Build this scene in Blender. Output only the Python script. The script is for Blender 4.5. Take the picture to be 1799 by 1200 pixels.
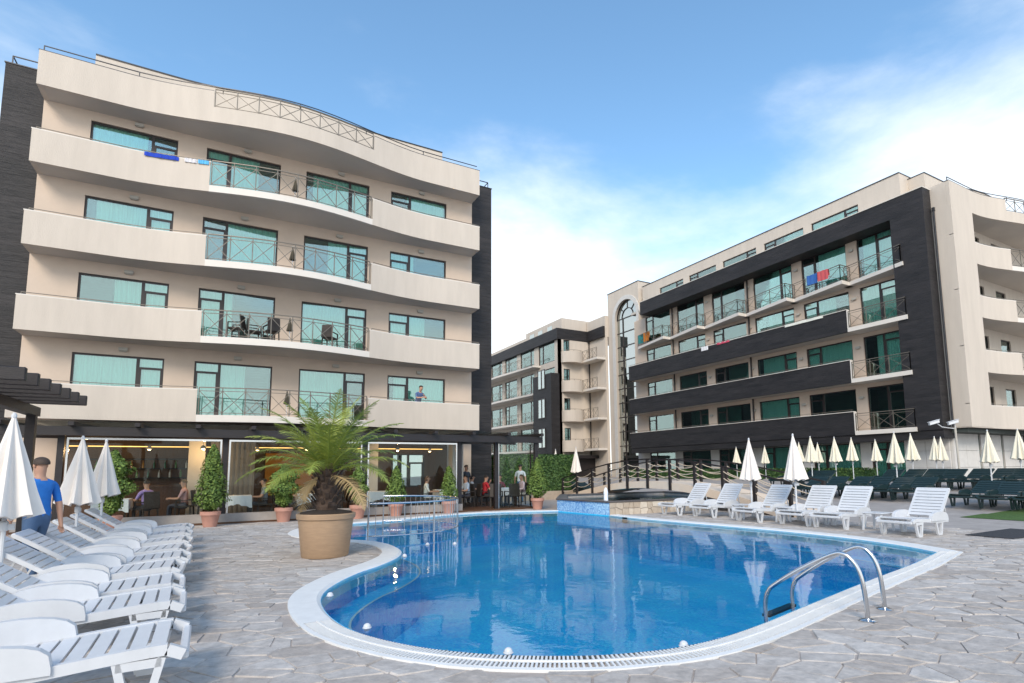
import bpy, bmesh, math, random
import numpy as np
from mathutils import Vector, Matrix
random.seed(7); PI=math.pi
for o in list(bpy.data.objects): bpy.data.objects.remove(o)
scene=bpy.context.scene; COL=scene.collection
# ---------------- camera ----------------
FPX,CXP,CYP=972.52,950.0,717.83; EYE=1.62
YAW,PITCH,ROLL=[math.radians(a) for a in (29.57473,6.26225,-0.61239)]
_f=Vector((math.sin(YAW)*math.cos(PITCH),math.cos(YAW)*math.cos(PITCH),math.sin(PITCH)))
_r=Vector((math.cos(YAW),-math.sin(YAW),0)); _u=_r.cross(_f)
CR=_r*math.cos(ROLL)+_u*math.sin(ROLL); CU=-_r*math.sin(ROLL)+_u*math.cos(ROLL); CF=_f
cam=bpy.data.cameras.new('camera'); camo=bpy.data.objects.new('camera',cam); COL.objects.link(camo)
M=Matrix(((CR.x,CU.x,-CF.x,0),(CR.y,CU.y,-CF.y,0),(CR.z,CU.z,-CF.z,EYE),(0,0,0,1))); camo.matrix_world=M
cam.sensor_fit='HORIZONTAL'; cam.sensor_width=36; cam.lens=FPX/1799*36
cam.shift_x=-(CXP-899.5)/1799; cam.shift_y=(CYP-599.5)/1799; cam.clip_end=2000; cam.clip_start=.05
scene.camera=camo
def ray(x,y): return CR*((x-CXP)/FPX)-CU*((y-CYP)/FPX)+CF
def g(x,y,z=0):
    d=ray(x,y); return Vector((0,0,EYE))+d*((z-EYE)/d.z)
# ---------------- world, sun, exposure ----------------
SUN_EL,SUN_AZ=math.radians(36),math.radians(215)   # azimuth clockwise from +Y (behind and left of the camera)
w=bpy.data.worlds.new('World'); scene.world=w; w.use_nodes=True
nt=w.node_tree; nt.nodes.clear()
def N(t,**k):
    n=nt.nodes.new(t)
    for a,b in k.items(): setattr(n,a,b)
    return n
out=N('ShaderNodeOutputWorld'); bg=N('ShaderNodeBackground'); bg.inputs['Strength'].default_value=.15
sky=N('ShaderNodeTexSky'); sky.sky_type='NISHITA'; sky.sun_disc=False; sky.sun_elevation=SUN_EL; sky.sun_rotation=SUN_AZ
sky.air_density=1.0; sky.dust_density=.5; sky.ozone_density=1.2
tc=N('ShaderNodeTexCoord'); mp=N('ShaderNodeMapping'); mp.inputs['Scale'].default_value=(1.0,1.0,2.6); mp.inputs['Location'].default_value=(.35,.1,.3)
ns=N('ShaderNodeTexNoise'); ns.inputs['Scale'].default_value=1.5; ns.inputs['Detail'].default_value=10; ns.inputs['Roughness'].default_value=.57; ns.inputs['Distortion'].default_value=.25
sep=N('ShaderNodeSeparateXYZ'); hz=N('ShaderNodeMapRange'); hz.inputs['From Min'].default_value=.02; hz.inputs['From Max'].default_value=.90; hz.inputs['To Min'].default_value=.52; hz.inputs['To Max'].default_value=-.30
ad=N('ShaderNodeMath',operation='ADD'); cr=N('ShaderNodeMapRange'); cr.interpolation_type='SMOOTHSTEP'
cr.inputs['From Min'].default_value=.46; cr.inputs['From Max'].default_value=.86; cr.inputs['To Max'].default_value=.92
mx=N('ShaderNodeMix'); mx.data_type='RGBA'; mx.inputs['B'].default_value=(6.3,6.5,6.6,1)
L=nt.links.new
L(tc.outputs['Generated'],mp.inputs['Vector']); L(mp.outputs[0],ns.inputs['Vector']); L(tc.outputs['Generated'],sep.inputs[0])
L(sep.outputs['Z'],hz.inputs['Value']); L(ns.outputs['Fac'],ad.inputs[0]); L(hz.outputs[0],ad.inputs[1]); L(ad.outputs[0],cr.inputs['Value'])
L(cr.outputs[0],mx.inputs['Factor']); tn=N('ShaderNodeMix'); tn.data_type='RGBA'; tn.blend_type='MULTIPLY'; tn.inputs['Factor'].default_value=1; tn.inputs['B'].default_value=(1.08,1.34,1.36,1); L(sky.outputs[0],tn.inputs['A']); L(tn.outputs['Result'],mx.inputs['A']); L(mx.outputs['Result'],bg.inputs['Color']); L(bg.outputs[0],out.inputs['Surface'])
sl=bpy.data.lights.new('sun','SUN'); sl.energy=1.9; sl.angle=math.radians(22); sl.color=(1,.86,.70)
so=bpy.data.objects.new('sun',sl); COL.objects.link(so)
sd=Vector((math.sin(SUN_AZ)*math.cos(SUN_EL),math.cos(SUN_AZ)*math.cos(SUN_EL),math.sin(SUN_EL)))
so.rotation_euler=sd.to_track_quat('Z','Y').to_euler(); so.location=sd*80
vs=scene.view_settings; vs.view_transform='Standard'; vs.look='None'; vs.gamma=1; vs.exposure=.56; vs.use_curve_mapping=False
try: scene.cycles.max_bounces=8; scene.cycles.transparent_max_bounces=16; scene.cycles.caustics_reflective=False; scene.cycles.caustics_refractive=False
except Exception: pass
# ---------------- materials ----------------
def mat(name,col,rough=.7,metal=0,noise=0,nscale=8,bump=0,bscale=60,spec=.5,emit=None,estr=0,coord='Object',sheen=0,stretch=None):
    m=bpy.data.materials.new(name); m.use_nodes=True; t=m.node_tree; b=t.nodes['Principled BSDF']
    b.inputs['Base Color'].default_value=(*col,1); b.inputs['Roughness'].default_value=rough; b.inputs['Metallic'].default_value=metal
    b.inputs['Specular IOR Level'].default_value=spec
    if emit: b.inputs['Emission Color'].default_value=(*emit,1); b.inputs['Emission Strength'].default_value=estr
    if noise or bump:
        c=t.nodes.new('ShaderNodeTexCoord'); src=c.outputs[coord]
        if stretch:
            mpn=t.nodes.new('ShaderNodeMapping'); mpn.inputs['Scale'].default_value=stretch; t.links.new(src,mpn.inputs[0]); src=mpn.outputs[0]
    if noise:
        n=t.nodes.new('ShaderNodeTexNoise'); n.inputs['Scale'].default_value=nscale; n.inputs['Detail'].default_value=5; n.inputs['Roughness'].default_value=.65
        mr=t.nodes.new('ShaderNodeMapRange'); mr.inputs['From Min'].default_value=.25; mr.inputs['From Max'].default_value=.75; mr.inputs['To Min'].default_value=1-noise; mr.inputs['To Max'].default_value=1+noise
        mm=t.nodes.new('ShaderNodeVectorMath'); mm.operation='SCALE'; mm.inputs[0].default_value=col
        t.links.new(src,n.inputs['Vector']); t.links.new(n.outputs['Fac'],mr.inputs['Value']); t.links.new(mr.outputs[0],mm.inputs['Scale']); t.links.new(mm.outputs[0],b.inputs['Base Color'])
    if bump:
        n2=t.nodes.new('ShaderNodeTexNoise'); n2.inputs['Scale'].default_value=bscale; n2.inputs['Detail'].default_value=4
        bp=t.nodes.new('ShaderNodeBump'); bp.inputs['Strength'].default_value=bump; bp.inputs['Distance'].default_value=.02
        t.links.new(src,n2.inputs['Vector']); t.links.new(n2.outputs['Fac'],bp.inputs['Height']); t.links.new(bp.outputs[0],b.inputs['Normal'])
    return m
def tint_mat(name,c1,c2,rough=.85,nscale=9,bump=.5,bscale=14,amt=.25):
    """colour between c1 and c2 by the mesh's 'tint' attribute, times noise"""
    m=mat(name,c1,rough,bump=bump,bscale=bscale); t=m.node_tree; b=t.nodes['Principled BSDF']
    a=t.nodes.new('ShaderNodeAttribute'); a.attribute_name='tint'
    mxx=t.nodes.new('ShaderNodeMix'); mxx.data_type='RGBA'; mxx.inputs['A'].default_value=(*c1,1); mxx.inputs['B'].default_value=(*c2,1)
    c=t.nodes.new('ShaderNodeTexCoord'); n=t.nodes.new('ShaderNodeTexNoise'); n.inputs['Scale'].default_value=nscale; n.inputs['Detail'].default_value=6; n.inputs['Roughness'].default_value=.7
    mr=t.nodes.new('ShaderNodeMapRange'); mr.inputs['From Min'].default_value=.25; mr.inputs['From Max'].default_value=.75; mr.inputs['To Min'].default_value=1-amt; mr.inputs['To Max'].default_value=1+amt
    sc=t.nodes.new('ShaderNodeVectorMath'); sc.operation='SCALE'
    l=t.links.new; l(a.outputs['Fac'],mxx.inputs['Factor']); l(c.outputs['Object'],n.inputs['Vector']); l(n.outputs['Fac'],mr.inputs['Value'])
    l(mxx.outputs['Result'],sc.inputs[0]); l(mr.outputs[0],sc.inputs['Scale']); l(sc.outputs[0],b.inputs['Base Color'])
    return m
def plank_mat(name,c1,c2,pitch=.13,rough=.45):
    """horizontal weathered boards: per-board tone and a dark joint every `pitch` metres"""
    m=bpy.data.materials.new(name); m.use_nodes=True; t=m.node_tree; b=t.nodes['Principled BSDF']; l=t.links.new
    b.inputs['Roughness'].default_value=rough
    c=t.nodes.new('ShaderNodeTexCoord'); s=t.nodes.new('ShaderNodeSeparateXYZ'); l(c.outputs['Object'],s.inputs[0])
    dv=t.nodes.new('ShaderNodeMath'); dv.operation='DIVIDE'; dv.inputs[1].default_value=pitch; l(s.outputs['Z'],dv.inputs[0])
    fl=t.nodes.new('ShaderNodeMath'); fl.operation='FLOOR'; l(dv.outputs[0],fl.inputs[0])
    fr=t.nodes.new('ShaderNodeMath'); fr.operation='FRACT'; l(dv.outputs[0],fr.inputs[0])
    ad=t.nodes.new('ShaderNodeMath'); ad.operation='ADD'; l(s.outputs['X'],ad.inputs[0]); l(s.outputs['Y'],ad.inputs[1])
    sg=t.nodes.new('ShaderNodeMath'); sg.operation='MULTIPLY'; sg.inputs[1].default_value=.3; l(ad.outputs[0],sg.inputs[0])
    cb=t.nodes.new('ShaderNodeCombineXYZ'); l(fl.outputs[0],cb.inputs['Z']); l(sg.outputs[0],cb.inputs['X'])
    n=t.nodes.new('ShaderNodeTexNoise'); n.inputs['Scale'].default_value=1.7; n.inputs['Detail'].default_value=3; l(cb.outputs[0],n.inputs['Vector'])
    mp=t.nodes.new('ShaderNodeMapping'); mp.inputs['Scale'].default_value=(2,2,70); l(c.outputs['Object'],mp.inputs[0])
    n2=t.nodes.new('ShaderNodeTexNoise'); n2.inputs['Scale'].default_value=1.0; n2.inputs['Detail'].default_value=4; l(mp.outputs[0],n2.inputs['Vector'])
    av=t.nodes.new('ShaderNodeMath'); av.operation='ADD'; l(n.outputs['Fac'],av.inputs[0]); l(n2.outputs['Fac'],av.inputs[1])
    mr=t.nodes.new('ShaderNodeMapRange'); mr.inputs['From Min'].default_value=.7; mr.inputs['From Max'].default_value=1.35; l(av.outputs[0],mr.inputs['Value'])
    mx=t.nodes.new('ShaderNodeMix'); mx.data_type='RGBA'; mx.inputs['A'].default_value=(*c1,1); mx.inputs['B'].default_value=(*c2,1); l(mr.outputs[0],mx.inputs['Factor']); l(mx.outputs['Result'],b.inputs['Base Color'])
    gt=t.nodes.new('ShaderNodeMath'); gt.operation='GREATER_THAN'; gt.inputs[1].default_value=.12; l(fr.outputs[0],gt.inputs[0])
    hs=t.nodes.new('ShaderNodeMath'); hs.operation='ADD'; l(gt.outputs[0],hs.inputs[0]); l(n2.outputs['Fac'],hs.inputs[1])
    bp=t.nodes.new('ShaderNodeBump'); bp.inputs['Strength'].default_value=.8; bp.inputs['Distance'].default_value=.02; l(hs.outputs[0],bp.inputs['Height']); l(bp.outputs[0],b.inputs['Normal'])
    return m
def glass_mat(name,tint,refl=.35,rough=.01,wavy=.0,rmax=.95):
    """thin pane: clear tinted transmission plus mirror reflection that grows at grazing angles"""
    m=bpy.data.materials.new(name); m.use_nodes=True; t=m.node_tree; t.nodes.remove(t.nodes['Principled BSDF']); o=t.nodes['Material Output']
    tr=t.nodes.new('ShaderNodeBsdfTransparent'); tr.inputs[0].default_value=(*tint,1)
    gl=t.nodes.new('ShaderNodeBsdfGlossy'); gl.inputs['Roughness'].default_value=rough; gl.inputs['Color'].default_value=(.93,1,.99,1)
    lw=t.nodes.new('ShaderNodeLayerWeight'); lw.inputs['Blend'].default_value=.35
    mr=t.nodes.new('ShaderNodeMapRange'); mr.inputs['To Min'].default_value=refl; mr.inputs['To Max'].default_value=rmax
    mxs=t.nodes.new('ShaderNodeMixShader'); l=t.links.new
    l(lw.outputs['Fresnel'],mr.inputs['Value']); l(mr.outputs[0],mxs.inputs[0]); l(tr.outputs[0],mxs.inputs[1]); l(gl.outputs[0],mxs.inputs[2]); l(mxs.outputs[0],o.inputs['Surface'])
    if wavy:
        c=t.nodes.new('ShaderNodeTexCoord'); n=t.nodes.new('ShaderNodeTexNoise'); n.inputs['Scale'].default_value=.8; bp=t.nodes.new('ShaderNodeBump'); bp.inputs['Strength'].default_value=wavy; bp.inputs['Distance'].default_value=.02
        l(c.outputs['Object'],n.inputs['Vector']); l(n.outputs['Fac'],bp.inputs['Height']); l(bp.outputs[0],gl.inputs['Normal'])
    return m
MT={}
MT['stucco']=mat('cream_stucco',(.58,.51,.437),.9,noise=.075,nscale=1.6,bump=.35,bscale=45,stretch=(1.4,1.4,.22))
MT['wallp']=mat('peach_wall',(.585,.475,.385),.9,noise=.06,nscale=1.2,bump=.3,bscale=45)
MT['stucco_w']=mat('pale_trim',(.70,.65,.59),.85,noise=.04,nscale=2)
MT['soffit']=mat('soffit_render',(.56,.51,.455),.9,noise=.05,nscale=1)
MT['wood']=plank_mat('dark_cladding',(.004,.0038,.0045),(.036,.031,.032),pitch=.20,rough=.6)
MT['dwood']=mat('dark_stained_timber',(.016,.012,.013),.5,noise=.4,nscale=3,bump=.2,bscale=20,stretch=(1,1,6))
MT['frame']=mat('bronze_window_frame',(.028,.020,.019),.4)
MT['glass']=glass_mat('green_window_glass',(.74,.96,.91),.15,wavy=.04)
MT['clear']=glass_mat('clear_glass',(.93,.96,.95),.0,rmax=.30)
MT['towerglass']=glass_mat('tower_glass',(.22,.50,.45),.45,wavy=.05)
MT['curtain']=mat('pale_curtain',(.76,.92,.87),.9,noise=.22,nscale=3,stretch=(9,9,.15))
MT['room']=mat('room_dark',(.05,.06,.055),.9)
MT['metal']=mat('bronze_rail_paint',(.17,.15,.125),.45,metal=.3)
MT['roofmetal']=mat('dark_coping_metal',(.05,.05,.055),.4,metal=.5)
MT['steel']=mat('stainless_steel',(.62,.62,.63),.18,metal=1)
MT['fixture']=mat('lamp_fixture',(.45,.42,.37),.6)
MT['stone_w']=mat('pale_stone_panel',(.60,.58,.55),.6,noise=.08,nscale=3,bump=.1)
MT['pave']=tint_mat('flagstone',(.37,.325,.29),(.49,.455,.425),amt=.30,nscale=7,bump=.7,bscale=12)
MT['mortar']=mat('mortar_ground',(.385,.335,.30),.95,noise=.2,nscale=5,bump=.4,bscale=30)
MT['concrete']=mat('terrace_paving',(.34,.31,.29),.9,noise=.2,nscale=2.2,bump=.4,bscale=9)
MT['coping']=mat('white_coping',(.72,.72,.71),.6,noise=.06,nscale=6)
MT['channel']=mat('drain_channel',(.08,.09,.1),.8)
MT['plastic']=mat('white_plastic',(.61,.625,.65),.38,noise=.06,nscale=5)
MT['darkplastic']=mat('dark_green_plastic',(.012,.030,.032),.4)
MT['canvas']=mat('white_canvas',(.80,.74,.68),.9,noise=.05,nscale=4)
MT['canvas_y']=mat('cream_canvas',(.78,.73,.60),.9,noise=.06,nscale=4)
MT['terracotta']=mat('terracotta',(.50,.26,.20),.8,noise=.1,nscale=6)
MT['bigpot']=mat('tan_pot',(.40,.27,.17),.75,noise=.12,nscale=5,stretch=(1,1,8),bump=.3,bscale=14)
MT['soil']=mat('soil',(.035,.025,.02),.95,noise=.4,nscale=15,bump=.8,bscale=20)
MT['thuja']=tint_mat('thuja_leaf',(.045,.095,.014),(.18,.26,.045),rough=.7,bump=0,amt=.2)
MT['hedge']=tint_mat('hedge_leaf',(.02,.06,.012),(.08,.15,.03),rough=.7,bump=0,amt=.2)
MT['palm']=tint_mat('palm_leaf',(.13,.20,.03),(.33,.37,.07),rough=.5,bump=0,amt=.15)
MT['palmdry']=mat('dry_palm',(.42,.30,.15),.8)
MT['trunk']=mat('palm_trunk',(.09,.06,.045),.9,noise=.4,nscale=12,bump=.8,bscale=16)
MT['grass']=mat('lawn_grass',(.06,.12,.025),.9,noise=.4,nscale=12,bump=.8,bscale=60)
MT['fstone']=tint_mat('wall_stone',(.42,.34,.26),(.66,.58,.48),nscale=6,bump=.4,amt=.15); MT['foam']=mat('water_foam',(.85,.9,.95),.5)
MT['granite']=mat('dark_granite_cap',(.10,.085,.08),.4,noise=.2,nscale=30)
MT['rope']=mat('pale_rope',(.62,.52,.40),.9)
MT['deck']=mat('bridge_render',(.74,.60,.47),.85,noise=.05,nscale=3)
MT['cloth']=mat('white_tablecloth',(.80,.80,.82),.85)
MT['rattan']=mat('dark_rattan',(.030,.022,.018),.6,noise=.3,nscale=40)
MT['warmwood']=mat('warm_wood_panel',(.085,.036,.014),.5,noise=.25,nscale=4,stretch=(6,6,.4))
MT['lampglow']=mat('lit_lamp',(1,.8,.5),.5,emit=(1,.66,.3),estr=9)
MT['strip']=mat('lit_strip',(1,.7,.3),.5,emit=(1,.55,.15),estr=1.6)
MT['orange']=mat('orange_panel',(.55,.22,.03),.7)
def tile_mat(name,c1,c2,scale):
    m=bpy.data.materials.new(name); m.use_nodes=True; t=m.node_tree; b=t.nodes['Principled BSDF']; l=t.links.new
    c=t.nodes.new('ShaderNodeTexCoord'); v=t.nodes.new('ShaderNodeTexVoronoi'); v.distance='CHEBYCHEV'; v.inputs['Scale'].default_value=scale; v.inputs['Randomness'].default_value=.12
    n=t.nodes.new('ShaderNodeTexNoise'); n.inputs['Scale'].default_value=.8; l(c.outputs['Object'],n.inputs['Vector'])
    s=t.nodes.new('ShaderNodeSeparateColor'); l(c.outputs['Object'],v.inputs['Vector']); l(v.outputs['Color'],s.inputs[0])
    a=t.nodes.new('ShaderNodeMath'); a.operation='MULTIPLY_ADD'; a.inputs[1].default_value=.7; l(s.outputs[0],a.inputs[0]); l(n.outputs['Fac'],a.inputs[2])
    mr=t.nodes.new('ShaderNodeMapRange'); mr.inputs['From Min'].default_value=.35; mr.inputs['From Max'].default_value=1.25; l(a.outputs[0],mr.inputs['Value'])
    mx=t.nodes.new('ShaderNodeMix'); mx.data_type='RGBA'; mx.inputs['A'].default_value=(*c1,1); mx.inputs['B'].default_value=(*c2,1); l(mr.outputs[0],mx.inputs['Factor']); l(mx.outputs['Result'],b.inputs['Base Color'])
    b.inputs['Roughness'].default_value=.3
    return m
MT['basin']=tile_mat('blue_pool_mosaic',(.015,.43,.90),(.09,.70,.99),28)
MT['mosaic']=tile_mat('light_blue_mosaic',(.05,.22,.55),(.45,.68,.85),22)
def water_mat():
    m=bpy.data.materials.new('pool_water'); m.use_nodes=True; t=m.node_tree; t.nodes.remove(t.nodes['Principled BSDF']); o=t.nodes['Material Output']; l=t.links.new
    tr=t.nodes.new('ShaderNodeBsdfTransparent'); tr.inputs[0].default_value=(.80,.99,1,1)
    gl=t.nodes.new('ShaderNodeBsdfGlossy'); gl.inputs['Roughness'].default_value=.015
    fr=t.nodes.new('ShaderNodeFresnel'); fr.inputs['IOR'].default_value=1.25
    c=t.nodes.new('ShaderNodeTexCoord'); n=t.nodes.new('ShaderNodeTexNoise'); n.inputs['Scale'].default_value=2.6; n.inputs['Detail'].default_value=4; n.inputs['Distortion'].default_value=.5
    bp=t.nodes.new('ShaderNodeBump'); bp.inputs['Strength'].default_value=.10; bp.inputs['Distance'].default_value=.03
    mxs=t.nodes.new('ShaderNodeMixShader')
    l(c.outputs['Object'],n.inputs['Vector']); l(n.outputs['Fac'],bp.inputs['Height']); l(bp.outputs[0],gl.inputs['Normal']); l(bp.outputs[0],fr.inputs['Normal'])
    l(fr.outputs[0],mxs.inputs[0]); l(tr.outputs[0],mxs.inputs[1]); l(gl.outputs[0],mxs.inputs[2]); l(mxs.outputs[0],o.inputs['Surface'])
    return m
MT['water']=water_mat()
# ---------------- mesh helpers ----------------
class MB:
    def __init__(s): s.v=[]; s.f=[]; s.t=[]
    def add(s,vs,fs,tint=None):
        b=len(s.v); s.v+= [tuple(p) for p in vs]; s.f+=[tuple(b+i for i in f) for f in fs]
        if tint is not None: s.t+= [tint]*len(vs)
        return s
    def box(s,x0,x1,y0,y1,z0,z1,tint=None):
        v=[(x,y,z) for z in (z0,z1) for y in (y0,y1) for x in (x0,x1)]
        return s.add(v,[(0,2,3,1),(4,5,7,6),(0,1,5,4),(1,3,7,5),(3,2,6,7),(2,0,4,6)],tint)
    def obox(s,c,ax,ay,az,hx,hy,hz):
        c=Vector(c); ax,ay,az=[Vector(a).normalized() for a in (ax,ay,az)]
        v=[c+ax*hx*i+ay*hy*j+az*hz*k for k in (-1,1) for j in (-1,1) for i in (-1,1)]
        return s.add(v,[(0,2,3,1),(4,5,7,6),(0,1,5,4),(1,3,7,5),(3,2,6,7),(2,0,4,6)])
    def bar(s,a,b,w,h=None,up=(0,0,1)):
        a,b=Vector(a),Vector(b); d=b-a; L_=d.length
        if L_<1e-6: return s
        d/=L_; up=Vector(up)
        if abs(d.dot(up))>.98: up=Vector((1,0,0))
        sx=d.cross(up).normalized(); uz=sx.cross(d)
        return s.obox((a+b)/2,d,sx,uz,L_/2,w/2,(h or w)/2)
    def tube(s,pts,r,n=8,cap=True):
        pts=[Vector(p) for p in pts]; rings=[]; m=len(pts); b=len(s.v); pu=None
        for i,p in enumerate(pts):
            d=(pts[min(i+1,m-1)]-pts[max(i-1,0)]).normalized()
            if pu is None: pu=Vector((0,0,1)) if abs(d.z)<.9 else Vector((1,0,0))
            sx=d.cross(pu).normalized(); pu=sx.cross(d)
            rr=r[i] if isinstance(r,(list,tuple)) else r
            s.v+=[tuple(p+(sx*math.cos(2*PI*k/n)+pu*math.sin(2*PI*k/n))*rr) for k in range(n)]
        for i in range(m-1):
            for k in range(n): s.f.append((b+i*n+k,b+i*n+(k+1)%n,b+(i+1)*n+(k+1)%n,b+(i+1)*n+k))
        if cap: s.f.append(tuple(b+k for k in range(n))[::-1]); s.f.append(tuple(b+(m-1)*n+k for k in range(n)))
        return s
    def prism(s,poly,z0,z1):
        n=len(poly); v=[(x,y,z0) for x,y in poly]+[(x,y,z1) for x,y in poly]
        return s.add(v,[tuple(range(n))[::-1],tuple(range(n,2*n))]+[(i,(i+1)%n,n+(i+1)%n,n+i) for i in range(n)])
    def lathe(s,prof,n=20,c=(0,0,0),cap=True):
        b=len(s.v)
        for r,z in prof: s.v+=[(c[0]+r*math.cos(2*PI*k/n),c[1]+r*math.sin(2*PI*k/n),c[2]+z) for k in range(n)]
        for i in range(len(prof)-1):
            for k in range(n): s.f.append((b+i*n+k,b+i*n+(k+1)%n,b+(i+1)*n+(k+1)%n,b+(i+1)*n+k))
        if cap: s.f.append(tuple(b+k for k in range(n))[::-1]); s.f.append(tuple(b+(len(prof)-1)*n+k for k in range(n)))
        return s
    def sphere(s,c,rx,ry,rz,n=10,m=7):
        return s.lathe_e(c,rx,ry,rz,n,m)
    def lathe_e(s,c,rx,ry,rz,n,m):
        b=len(s.v)
        for i in range(m+1):
            a=-PI/2+PI*i/m; s.v+=[(c[0]+rx*max(math.cos(a),.02)*math.cos(2*PI*k/n),c[1]+ry*max(math.cos(a),.02)*math.sin(2*PI*k/n),c[2]+rz*math.sin(a)) for k in range(n)]
        for i in range(m):
            for k in range(n): s.f.append((b+i*n+k,b+i*n+(k+1)%n,b+(i+1)*n+(k+1)%n,b+(i+1)*n+k))
        return s
    def build(s,name,m,parent=None,smooth=False,bevel=0):
        me=bpy.data.meshes.new(name); me.from_pydata(s.v,[],s.f)
        if s.t:
            a=me.attributes.new('tint','FLOAT','POINT'); a.data.foreach_set('value',s.t)
        bm=bmesh.new(); bm.from_mesh(me)
        if bevel: bmesh.ops.bevel(bm,geom=bm.edges[:],offset=bevel,segments=1,affect='EDGES')
        bmesh.ops.recalc_face_normals(bm,faces=bm.faces); bm.to_mesh(me); bm.free()
        if smooth: 
            for p in me.polygons: p.use_smooth=True
            try: me.set_sharp_from_angle(angle=math.radians(40))
            except Exception: pass
        me.materials.append(MT[m] if isinstance(m,str) else m)
        o=bpy.data.objects.new(name,me); COL.objects.link(o)
        if parent is not None: setp(o,parent)
        return o
def wmat(o):
    m=Matrix.Translation(o.location)
    return wmat(o.parent)@o.matrix_parent_inverse@m if o.parent else m
def setp(o,parent):
    # meshes are written in world coordinates: cancel the parent's own offset
    o.parent=parent; o.matrix_parent_inverse=wmat(parent).inverted()
def tag(o,label,cat,group=None,kind=None):
    if label: o['label']=label
    if cat: o['category']=cat
    if group: o['group']=group
    if kind: o['kind']=kind
    return o
def thing(name,label,cat,loc=(0,0,0),group=None):
    o=bpy.data.objects.new(name,None); o.empty_display_size=.2; COL.objects.link(o); o.location=loc
    return tag(o,label,cat,group)
def copy_tree(o,parent=None):
    c=o.copy(); COL.objects.link(c)
    if parent is not None: c.parent=parent
    for ch in o.children: copy_tree(ch,c)
    return c
def struct(name,mb,m): 
    o=mb.build(name,m); o['kind']='structure'; return o
MT['curtain_d']=mat('dark_curtain',(.22,.19,.16),.9,noise=.2,nscale=3,stretch=(9,9,.15))
MT['umb']=mat('brown_umbrella_cloth',(.10,.085,.06),.9)
# ---------------- ground, pool ----------------
def gr(X):
    t=min(1,max(0,(X-16.5)/13.0)); return .8*t*t*(3-2*t)
POOL=[(1.88,16.2),(2.07,15.0),(2.60,14.0),(3.02,13.4),(3.22,12.7),(3.25,11.9),(3.13,11.2),(2.85,10.55),(2.39,9.9),(1.97,9.44),(1.58,8.87),(1.28,8.28),(1.13,7.73),(1.09,7.11),(1.12,6.58),(1.2,6.14),(1.35,5.71),(1.56,5.3),(1.8,4.96),(2.12,4.63),(2.46,4.38),(2.82,4.17),(3.13,4.05),(3.55,3.95),(4.11,3.94),(4.87,4.06),(5.62,4.23),(6.52,4.43),(8.03,4.76),(9.95,5.15),(11.7,5.6),(12.1,6.5),(12.35,7.8),(12.35,9.3),(12.2,10.8),(11.95,12.5),(11.78,14),(11.75,15.2),(11.78,16.0),(11.4,18.8),(9.5,19.5),(7.8,19.6),(6.2,19.1),(4.5,18.4),(3.4,18.2),(2.4,17.6)]
CORN={30,38,39}
def smooth(P,corn,sub=4):
    out=[]; idx=[]; n=len(P)
    for i in range(n):
        p0,p1,p2,p3=[Vector(P[(i+k)%n]).to_2d() for k in (-1,0,1,2)]
        if i in corn: p0=p1-(p2-p1)
        if (i+1)%n in corn: p3=p2+(p2-p1)
        if i==38: out.append(tuple(p1)); idx.append(i); continue
        for k in range(sub):
            t=k/sub; q=.5*((2*p1)+(p2-p0)*t+(2*p0-5*p1+4*p2-p3)*t*t+(3*p1-p0-3*p2+p3)*t**3)
            out.append(tuple(q)); idx.append(i)
    return out,idx
PW,PI_=smooth(POOL,CORN)
def area(P): return sum(P[i][0]*P[(i+1)%len(P)][1]-P[(i+1)%len(P)][0]*P[i][1] for i in range(len(P)))/2
SGN=1 if area(PW)>0 else -1
def offset(P,d):
    n=len(P); out=[]
    for i in range(n):
        a,b,c=[Vector(P[(i+k)%n]) for k in (-1,0,1)]
        n1=(b-a).normalized(); n2=(c-b).normalized(); n1=Vector((n1.y,-n1.x))*SGN; n2=Vector((n2.y,-n2.x))*SGN
        m=n1+n2; m=m/max(.5,m.dot(n1)) if m.length>1e-6 else n1
        out.append(tuple(b+m*d/ max(.6,1) ))
    return out
def inpoly(x,y,P):
    r=False; n=len(P); j=n-1
    for i in range(n):
        if (P[i][1]>y)!=(P[j][1]>y) and x<(P[j][0]-P[i][0])*(y-P[i][1])/(P[j][1]-P[i][1])+P[i][0]: r=not r
        j=i
    return r
PO=offset(PW,.38)
# ground sheet with the pool cut out
bm=bmesh.new()
def loop(P,z=0):
    vs=[bm.verts.new((x,y,z)) for x,y in P]; return [bm.edges.new((vs[i],vs[(i+1)%len(vs)])) for i in range(len(vs))]
HOLE=offset(PW,.1)
e=loop([(-120,-40),(16.5,-40),(16.5,260),(-120,260)])+loop(HOLE)
bmesh.ops.triangle_fill(bm,use_beauty=True,use_dissolve=False,edges=e)
for f in bm.faces:
    if f.normal.z<0: f.normal_flip()
me=bpy.data.meshes.new('ground'); bm.to_mesh(me); bm.free(); me.materials.append(MT['mortar'])
ground=bpy.data.objects.new('ground',me); COL.objects.link(ground); ground['kind']='structure'
xs=[16.5+.65*i for i in range(21)]+[60,300]
mb=MB()
for i in range(len(xs)-1):
    a,b=xs[i],xs[i+1]; mb.add([(a,-40,gr(a)),(b,-40,gr(b)),(b,260,gr(b)),(a,260,gr(a))],[(0,1,2,3)])
struct('terrace',mb,'concrete')
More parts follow.
